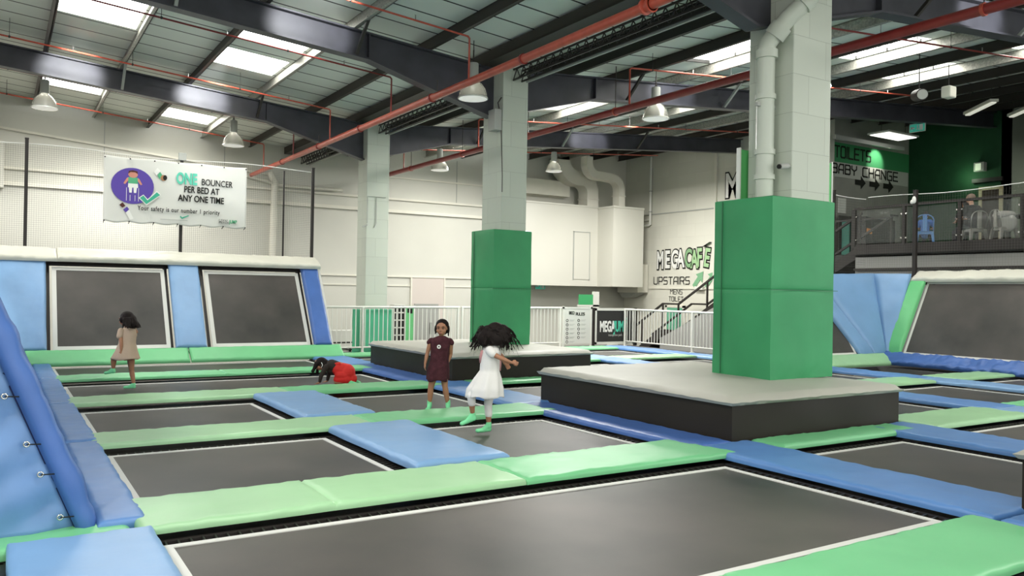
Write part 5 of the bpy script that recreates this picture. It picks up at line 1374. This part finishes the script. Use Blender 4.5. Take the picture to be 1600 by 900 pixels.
def head(mb, c, face, k=1.0, up=(0, 0, 1)):
    """skull, jaw, nose, ears; face = direction the face looks"""
    c = V(c); f = V(face).normalized(); u = V(up); u = (u - f * u.dot(f)).normalized(); r = f.cross(u)
    R = Matrix((r, f, u)).transposed()
    E = lambda x, y, z, a, b, d: mb.ell(c + R @ V((x * k, y * k, z * k)), (a * k, b * k, d * k), 16, 11, R)
    E(0, -.012, .022, .076, .092, .080); E(0, .022, -.03, .058, .062, .068); E(0, .040, -.062, .034, .036, .030)
    E(0, .088, -.012, .010, .012, .020); E(0, .092, -.022, .014, .011, .009)
    E(0, .078, -.052, .022, .010, .007); E(0, .076, -.062, .018, .010, .007)
    for s_ in (-1, 1):
        E(s_ * .078, -.004, -.012, .008, .016, .024); E(s_ * .040, .050, -.028, .026, .026, .026)
        E(s_ * .032, .074, .024, .022, .012, .008)
    return R
def face_parts(par, c, R, k=1.0):
    c = V(c); P = lambda x, y, z: c + R @ V((x * k, y * k, z * k))
    for s_ in (-1, 1):
        MB().ell(P(s_ * .032, .080, .006), (.012 * k, .005 * k, .0055 * k), 10, 7, R).build('eye', mat('eye_white', (.26, .22, .19), .4, .3), par, smooth=True)
        MB().ell(P(s_ * .032, .0845, .006), (.0078 * k, .004 * k, .0062 * k), 10, 7, R).build('iris', mat('dark_iris', (.01, .006, .004), .2, .6), par, smooth=True)
        MB().tube([P(s_ * .050, .074, .026), P(s_ * .032, .086, .032), P(s_ * .014, .088, .027)], .0035 * k, 6).build('eyebrow', HAIR, par)
    MB().ell(P(0, .087, -.056), (.020 * k, .006 * k, .007 * k), 10, 7, R).build('lips', mat('lips', (.30, .09, .07), .4, .4), par, smooth=True)
def hair_strands(mb, roots, seedv, r=.006, n=60, gen=None):
    rnd = random.Random(seedv)
    for i in range(n):
        pts = gen(rnd); mb.tube(pts, r, 5, radii=[r * (1 - .75 * k / (len(pts) - 1)) for k in range(len(pts))])
def dress(par, rings, m, name='dress', folds=9, amp=.0, seedv=1, NU=48, closed_top=False):
    """rings: (cx, cy, z, rx, ry, foldamp) from top to hem"""
    s = MB(); vs = []; fs = []; K = 5; RR = []
    for a, b in zip(rings[:-1], rings[1:]):
        for k in range(K):
            t = k / K; RR.append([p + (q - p) * t for p, q in zip(a, b)])
    RR.append(list(rings[-1]))
    for ri, (cx, cy, z, rx, ry, fa) in enumerate(RR):
        for i in range(NU):
            a = 2 * PI * i / NU
            w_ = 1 + fa * (math.sin(a * folds + seedv) * .6 + .6 * noise.noise(V((math.cos(a) * 2.2, math.sin(a) * 2.2, z * 3 + seedv))))
            w_ += .02 * noise.noise(V((math.cos(a) * 3, z * 18, math.sin(a) * 3 + seedv)))
            vs.append((cx + rx * w_ * math.cos(a), cy + ry * w_ * math.sin(a), z + (.012 * math.sin(a * folds * .5 + 1) if ri == len(RR) - 1 else 0)))
    for j in range(len(RR) - 1):
        for i in range(NU):
            i2 = (i + 1) % NU; fs.append((j * NU + i, (j + 1) * NU + i, (j + 1) * NU + i2, j * NU + i2))
    s.add(vs, fs); o = s.build(name, m, par, smooth=True)
    md = o.modifiers.new('solid', 'SOLIDIFY'); md.thickness = .007; md.offset = 0
    return o
YAW = math.atan2(-.533, .846)

# --- girl in the beige dress (walking to the left, seen from behind)
p = empty('person', (1.63, 12.78, .008), YAW, 'girl with dark curly hair in a beige dress stepping along the trampoline', 'person')
b = MB(); k = .95
leg(b, (-.03, .05, .46), (-.02, .06, .275), (.02, .05, .075), k); leg(b, (-.07, -.03, .47), (-.22, -.04, .47), (-.245, -.02, .29), k)
leg(b, (-.09, -.03, .48), (-.235, -.04, .445), (-.245, -.02, .29), k)
chain(b, [(-.05, .01, .50), (-.05, .01, .62), (-.06, 0, .76), (-.06, 0, .86)], [.085, .075, .078, .05])
b.cone((-.14, -.04, .825), (.03, .05, .825), .036, .036); b.cone((-.065, 0, .86), (-.075, 0, .93), .032, .03)
R_ = head(b, (-.095, 0, 1.0), (-1, .25, -.12), .92)
arm(b, (-.13, -.08, .82), (-.09, -.12, .665), (-.085, -.13, .56), k); hand(b, (-.085, -.13, .56), (-.02, -.01, -1), (-1, 0, 0), (0, 1, 0), .85, .5)
arm(b, (.0, .09, .82), (-.05, .14, .68), (-.10, .13, .58), k); hand(b, (-.10, .13, .58), (-.2, 0, -1), (-1, 0, 0), (0, -1, 0), .85, .5)
fuse(b, 'body', SKIN, p, .0075, 3)
face_parts(p, (-.095, 0, 1.0), R_, .92)
s = MB(); foot(s, (.02, .05, .075), (.025, .05, .032), (-.10, .03, .026), 1.05); fuse(s, 'sock', SOCK, p, .007, 3)
s = MB(); foot(s, (-.245, -.02, .295), (-.235, -.02, .255), (-.35, -.03, .235), 1.05); fuse(s, 'sock', SOCK, p, .007, 3)
BEI = mat('beige_cloth', (.46, .35, .26), .85, .2, bump=.003, bscale=40)
dress(p, [(-.06, 0, .885, .045, .04, 0), (-.055, 0, .86, .105, .07, .0), (-.05, .0, .80, .112, .088, .0), (-.06, 0, .66, .112, .10, .03), (-.07, 0, .55, .145, .125, .06), (-.085, 0, .435, .19, .155, .09)], BEI, folds=7)
s = MB(); s.cone((-.12, -.07, .84), (-.125, -.10, .765), .045, .042); fuse(s, 'sleeve', BEI, p, .008, 3) ; s = MB(); s.cone((0, .07, .84), (-.01, .10, .77), .045, .04); fuse(s, 'sleeve', BEI, p, .008, 3)
hb = MB(); hb.ell((-.075, .01, 1.035), (.092, .098, .088)); hb.ell((-.03, .015, .99), (.085, .10, .09)); hb.ell((-.005, .02, .93), (.07, .09, .07)); hb.ell((-.10, -.075, 1.0), (.045, .03, .05))
def g(r_):
    a = r_.uniform(-1.9, 1.9); st_ = V((-.06 + .08 * math.cos(a), .10 * math.sin(a), 1.03)); pts = [st_]
    for q in range(5): st_ = st_ + V((.010 * math.cos(a) + .004 + r_.uniform(-.014, .014), .014 * math.sin(a) + r_.uniform(-.014, .014), -.030)); pts.append(st_)
    return pts
hair_strands(hb, None, 3, .013, 70, g); fuse(hb, 'hair', HAIR, p, .007, 1)

# --- girl in maroon, facing the viewer
p = empty('person', (4.66, 9.06, .008), YAW, 'girl in a maroon sleeveless dress facing the camera, white round badge on her chest', 'person')
b = MB(); k = .98
leg(b, (-.055, 0, .50), (-.10, -.02, .29), (-.115, 0, .075), k); leg(b, (.055, 0, .50), (.075, -.03, .31), (.115, 0, .08), k)
chain(b, [(0, 0, .52), (0, 0, .64), (.005, 0, .78), (.01, 0, .87)], [.092, .078, .082, .055])
b.cone((-.10, 0, .855), (.12, 0, .855), .036, .036); b.cone((.015, 0, .87), (.02, -.01, .96), .033, .031)
HC = (.025, -.01, 1.025); R_ = head(b, HC, (-.12, -1, -.10), .95)
arm(b, (-.115, 0, .85), (-.155, .0, .70), (-.175, -.03, .58), k); hand(b, (-.175, -.03, .58), (-.05, -.1, -1), (.3, -1, 0), (1, 0, 0), .85, .5)
arm(b, (.135, 0, .85), (.135, .06, .70), (.105, .04, .60), k); hand(b, (.105, .04, .60), (-.2, -.1, -1), (-.3, -1, 0), (-1, 0, 0), .85, .5)
fuse(b, 'body', SKIN, p, .0065, 3); face_parts(p, HC, R_, .95)
for x0, x1 in ((-.115, -.125), (.115, .125)):
    s = MB(); foot(s, (x0, 0, .08), (x0, .02, .035), (x1, -.10, .028), 1.05); s.cone((x0, 0, .06), (x0, 0, .115), .031, .030); fuse(s, 'sock', SOCK, p, .007, 3)
MAR = mat('maroon_cloth', (.062, .018, .024), .85, .2, bump=.003, bscale=50, var=.25, vscale=20)
dress(p, [(.02, 0, .925, .04, .042, 0), (.015, 0, .89, .12, .065, 0), (.01, 0, .86, .135, .085, 0), (.005, 0, .78, .115, .095, .02), (0, 0, .64, .108, .092, .03), (-.015, 0, .50, .13, .115, .06), (-.02, 0, .375, .135, .125, .07)], MAR, folds=8)
s = MB(); s.cone((-.105, 0, .865), (-.128, 0, .845), .040, .037); fuse(s, 'sleeve', MAR, p, .008, 2) ; s = MB(); s.cone((.125, 0, .865), (.143, 0, .845), .040, .037); fuse(s, 'sleeve', MAR, p, .008, 2)
MB().lathe([(0, 0), (.024, 0), (.024, .006), (0, .006)], (0, 0, 0), 18).build('badge', WPRINT, p).matrix_local = Matrix.Translation((.0, -.106, .80)) @ Matrix.Rotation(PI / 2, 4, 'X')
MB().lathe([(0, .006), (.010, .006), (.010, .009), (0, .009)], (0, 0, 0), 12).build('badge_centre', MAR, p).matrix_local = Matrix.Translation((.0, -.106, .80)) @ Matrix.Rotation(PI / 2, 4, 'X')
hb = MB(); hb.ell((.027, .012, 1.062), (.083, .088, .080)); hb.ell((.03, .04, 1.02), (.082, .075, .085)); hb.ell((-.052, -.002, 1.01), (.018, .03, .055)); hb.ell((.104, -.002, 1.01), (.018, .03, .055)); hb.ell((.03, .095, 1.02), (.04, .035, .05))
hb.cone((.105, .0, 1.0), (.105, .0, .93), .014, .008); hb.cone((-.055, .01, 1.0), (-.06, .01, .95), .012, .007)
fuse(hb, 'hair', HAIR, p, .007, 2)

# --- girl in white, hair flying, back turned
p = empty('person', (4.36, 7.42, .008), YAW, 'girl in a white dress and leggings with black hair flying, stepping on the trampoline', 'person')
b = MB(); k = 1.0
leg(b, (.06, .0, .52), (.035, .02, .30), (.045, .02, .085), k); leg(b, (.0, -.03, .52), (-.14, -.09, .40), (-.125, -.03, .20), k)
chain(b, [(.03, 0, .54), (.04, 0, .66), (.06, 0, .80), (.06, 0, .88)], [.092, .078, .082, .05])
b.cone((.04, -.09, .865), (.08, .09, .865), .036, .036); b.cone((.065, 0, .88), (.085, 0, .96), .033, .031)
R_ = head(b, (.10, .01, 1.04), (.9, .55, -.25), .95)
arm(b, (.04, -.11, .86), (.165, -.15, .80), (.27, -.11, .755), k); hand(b, (.27, -.11, .755), (.95, .1, -.2), (0, .2, 1), (0, 1, 0), .9, .8)
arm(b, (.08, .11, .86), (.17, .15, .80), (.20, .10, .73), k); hand(b, (.20, .10, .73), (.6, -.2, -.6), (0, 0, 1), (0, -1, 0), .9, .6)
fuse(b, 'body', SKIN, p, .0065, 3); face_parts(p, (.10, .01, 1.04), R_, .95)
s = MB(); foot(s, (.045, .02, .085), (.05, .03, .034), (-.07, -.03, .026), 1.1); s.cone((.045, .02, .07), (.045, .02, .10), .031, .030); fuse(s, 'sock', SOCK, p, .007, 3)
s = MB(); foot(s, (-.125, -.03, .20), (-.11, -.03, .155), (-.235, -.07, .105), 1.1); s.cone((-.125, -.03, .18), (-.125, -.03, .21), .030, .029); fuse(s, 'sock', SOCK, p, .007, 3)
WCL = mat('white_cloth', (.74, .72, .69), .85, .2, bump=.003, bscale=40)
s = MB(); s.cone((.06, .0, .52), (.047, .01, .42), .068, .056); s.cone((.047, .01, .42), (.035, .02, .30), .056, .045); s.cone((.035, .02, .30), (.042, .02, .19), .044, .040); fuse(s, 'legging', WCL, p, .008, 3)
s = MB(); s.cone((.0, -.03, .52), (-.14, -.09, .40), .068, .045); s.cone((-.14, -.09, .40), (-.133, -.065, .32), .045, .042); fuse(s, 'legging', WCL, p, .008, 3)
dress(p, [(.065, 0, .925, .045, .045, 0), (.06, 0, .895, .085, .11, 0), (.06, 0, .86, .10, .125, 0), (.05, 0, .78, .10, .105, .02), (.045, 0, .66, .10, .10, .04), (.03, -.01, .58, .14, .13, .08), (.005, -.02, .47, .185, .16, .10), (.0, -.02, .385, .195, .165, .10)], WCL, folds=9, seedv=3)
s = MB(); s.cone((.045, -.10, .875), (.075, -.125, .845), .05, .046); fuse(s, 'sleeve', WCL, p, .008, 2) ; s = MB(); s.cone((.08, .10, .87), (.10, .12, .85), .05, .045); fuse(s, 'sleeve', WCL, p, .008, 2)
MB().tube([(-.03, -.06, .87), (-.05, -.04, .80), (-.045, -.02, .74)], .018, 8).tube([(.14, -.02, .84), (.155, -.01, .74), (.15, 0, .66)], .014, 8).build('pink_trim', mat('pink_cloth', (.50, .25, .25), .8, .2), p, smooth=True)
hb = MB(); hb.ell((.10, .0, 1.07), (.105, .105, .10)); hb.ell((.03, -.03, 1.04), (.10, .09, .10)); hb.ell((-.02, -.04, 1.0), (.07, .07, .09)); hb.ell((.17, -.02, 1.05), (.09, .09, .10)); hb.ell((.11, -.06, 1.0), (.11, .06, .075)); hb.ell((.21, -.03, 1.02), (.06, .07, .07))
def g(r_):
    a = r_.uniform(0, 2 * PI); st_ = V((.08 + .12 * math.cos(a), -.03 + .07 * math.sin(a), 1.05 + r_.uniform(-.03, .08))); pts = [st_]
    dx = r_.uniform(-.01, .035) * (1 if math.cos(a) > -.2 else -.7)
    for q in range(6): st_ = st_ + V((dx + r_.uniform(-.012, .012), r_.uniform(-.012, .012), -.012 * (q + .2) + r_.uniform(-.008, .008))); pts.append(st_)
    return pts
hair_strands(hb, None, 11, .011, 120, g); fuse(hb, 'hair', HAIR, p, .007, 1)
hs = MB(); hair_strands(hs, None, 5, .0035, 70, g); hs.build('loose_hair', HAIR, p, smooth=True)

# --- child in red crawling
p = empty('person', (4.52, 12.15, .008), YAW, 'child crawling on the trampoline in a red dress with black sleeves', 'person')
b = MB(); k = .95
DKC = mat('black_top_cloth', (.03, .022, .018), .8, .3)
leg(b, (.10, -.05, .22), (-.04, -.08, .05), (.15, -.08, .045), k); leg(b, (.12, .05, .22), (.0, .08, .05), (.20, .08, .045), k)
chain(b, [(.11, 0, .22), (.0, 0, .27), (-.13, 0, .30), (-.19, 0, .31)], [.09, .085, .085, .06])
b.cone((-.19, -.08, .29), (-.19, .08, .29), .035, .035); b.cone((-.2, 0, .31), (-.27, 0, .33), .033, .032)
HC = (-.31, 0, .315); R_ = head(b, HC, (-.75, -.15, -.75), .92, up=(-.7, 0, .7))
arm(b, (-.19, -.10, .28), (-.265, -.12, .15), (-.285, -.12, .045), k); hand(b, (-.285, -.12, .04), (-1, -.1, -.25), (0, 1, 0), (0, 0, -1), .85, .15)
arm(b, (-.19, .10, .28), (-.20, .13, .15), (-.22, .12, .045), k); hand(b, (-.22, .12, .04), (-1, .1, -.25), (0, -1, 0), (0, 0, -1), .85, .15)
fuse(b, 'body', SKIN, p, .007, 3); face_parts(p, HC, R_, .92)
s = MB(); s.cone((-.02, 0, .265), (-.13, 0, .30), .092, .094); s.cone((-.13, 0, .30), (-.19, 0, .305), .094, .07)
for (a, c, d_) in (((-.19, -.10, .285), (-.265, -.12, .15), (-.283, -.12, .065)), ((-.19, .10, .285), (-.20, .13, .15), (-.218, .12, .065))):
    s.cone(a, c, .045, .034); s.cone(c, d_, .034, .025)
s.cone((-.05, 0, .19), (-.14, 0, .24), .05, .07)
fuse(s, 'black_top', DKC, p, .007, 3)
REDC = mat('red_cloth', (.62, .025, .02), .7, .3, bump=.004, bscale=18)
s = MB(); s.ell((.12, 0, .20), (.12, .135, .12)); s.cone((.12, 0, .215), (-.03, 0, .25), .112, .108); s.cone((-.02, -.06, .09), (.11, -.06, .10), .068, .082); s.cone((.02, 0, .15), (.10, 0, .15), .10, .11); s.cone((.0, -.065, .16), (.09, -.065, .16), .072, .08); s.cone((.02, .06, .10), (.12, .06, .10), .075, .085); s.cone((.18, 0, .10), (.05, 0, .14), .09, .10)
s.cone((-.06, -.07, .335), (.0, -.06, .33), .015, .03)
fuse(s, 'red_dress', REDC, p, .008, 4)
for y in (-.08, .08): s = MB(); foot(s, (.17 + (y > 0) * .04, y, .045), (.19 + (y > 0) * .04, y, .055), (.275 + (y > 0) * .02, y, .028), 1.0); fuse(s, 'sock', SOCK, p, .007, 3)
hb = MB(); hb.ell((-.29, 0, .345), (.092, .088, .08)); hb.ell((-.24, 0, .32), (.07, .08, .08)); hb.cone((-.35, -.05, .33), (-.40, -.07, .22), .04, .022); hb.cone((-.34, .06, .33), (-.375, .07, .20), .035, .02); hb.ell((-.405, -.07, .215), (.028, .028, .03)); hb.ell((-.37, .07, .195), (.026, .026, .028))
fuse(hb, 'hair', HAIR, p, .007, 2)
MB().tube([(-.345, -.065, .335), (-.36, -.072, .345), (-.37, -.06, .33)], .009, 8).build('hair_tie', WPRINT, p, smooth=True)
MB().tube([(-.27, -.092, .35), (-.25, -.095, .31), (-.27, -.092, .27)], .006, 8).build('hair_tie', WPRINT, p, smooth=True)

# --- cafe people (behind the balcony glass)
def sitter(loc, rz, top, skin_m, hair_m, label, k=1.0, bald=False):
    p = empty('person', loc, rz, label, 'person')
    b = MB()
    for s_ in (-1, 1):
        leg(b, (s_ * .09 * k, 0, .50 * k), (s_ * .11 * k, -.40 * k, .50 * k), (s_ * .11 * k, -.42 * k, .09 * k), 1.25 * k)
        b.cone((s_ * .11 * k, -.42 * k, .06 * k), (s_ * .11 * k, -.58 * k, .035 * k), .04 * k, .032 * k)
        arm(b, (s_ * .19 * k, -.06 * k, .98 * k), (s_ * .23 * k, -.16 * k, .74 * k), (s_ * .12 * k, -.38 * k, .76 * k), 1.25 * k)
        hand(b, (s_ * .12 * k, -.38 * k, .76 * k), (-s_ * .3, -1, 0), (-s_, 0, 0), (0, 0, -1), 1.1 * k, .6)
    chain(b, [(0, 0, .54 * k), (0, 0, .70 * k), (0, -.05 * k, .92 * k), (0, -.07 * k, 1.03 * k)], [.13 * k, .12 * k, .14 * k, .06 * k])
    b.cone((-.15 * k, -.06 * k, 1.0 * k), (.15 * k, -.06 * k, 1.0 * k), .055 * k, .055 * k); b.cone((0, -.07 * k, 1.0 * k), (0, -.10 * k, 1.14 * k), .055 * k, .05 * k)
    R_ = head(b, (0, -.13 * k, 1.22 * k), (0, -1, -.5), 1.12 * k)
    fuse(b, 'body', skin_m, p, .014, 3)
    s = MB(); chain(s, [(0, 0, .52 * k), (0, 0, .70 * k), (0, -.05 * k, .92 * k), (0, -.07 * k, 1.02 * k)], [.15 * k, .14 * k, .155 * k, .07 * k]); s.cone((-.16 * k, -.06 * k, 1.0 * k), (.16 * k, -.06 * k, 1.0 * k), .068 * k, .068 * k)
    for s_ in (-1, 1): s.cone((s_ * .19 * k, -.06 * k, .98 * k), (s_ * .22 * k, -.13 * k, .83 * k), .062 * k, .055 * k)
    fuse(s, 'shirt', top, p, .014, 3)
    s = MB()
    for s_ in (-1, 1): s.cone((s_ * .09 * k, 0, .50 * k), (s_ * .11 * k, -.40 * k, .50 * k), .092 * k, .066 * k); s.cone((s_ * .11 * k, -.40 * k, .50 * k), (s_ * .11 * k, -.42 * k, .14 * k), .064 * k, .05 * k)
    fuse(s, 'trousers', mat('dark_trousers', (.03, .03, .035), .8, .2), p, .014, 3)
    hb = MB(); hb.ell((0, -.105 * k, 1.265 * k), (.093 * k, .108 * k, .088 * k))
    if not bald: hb.ell((0, -.07 * k, 1.22 * k), (.09 * k, .08 * k, .10 * k))
    fuse(hb, 'hair', hair_m, p, .012, 2)
    return p
sitter((19.9, 11.95, 2.75), math.radians(110), mat('blue_shirt', (.06, .17, .48), .8, .2), SKIN, HAIR, 'small child in a blue top sitting on the blue cafe chair', .72)
sitter((19.9, 10.72, 2.72), math.radians(160), mat('black_shirt', (.012, .012, .012), .8, .2), mat('pale_skin', (.50, .28, .19), .5, .4), mat('grey_stubble', (.30, .22, .17), .7, .3), 'man with cropped hair in a black shirt bent over a cafe table', 1.0, True)
sitter((20.6, 11.25, 2.72), math.radians(150), mat('black_shirt', (.012, .012, .012), .8, .2), SKIN, HAIR, 'person in dark clothes sitting behind the man in the black shirt', .98)
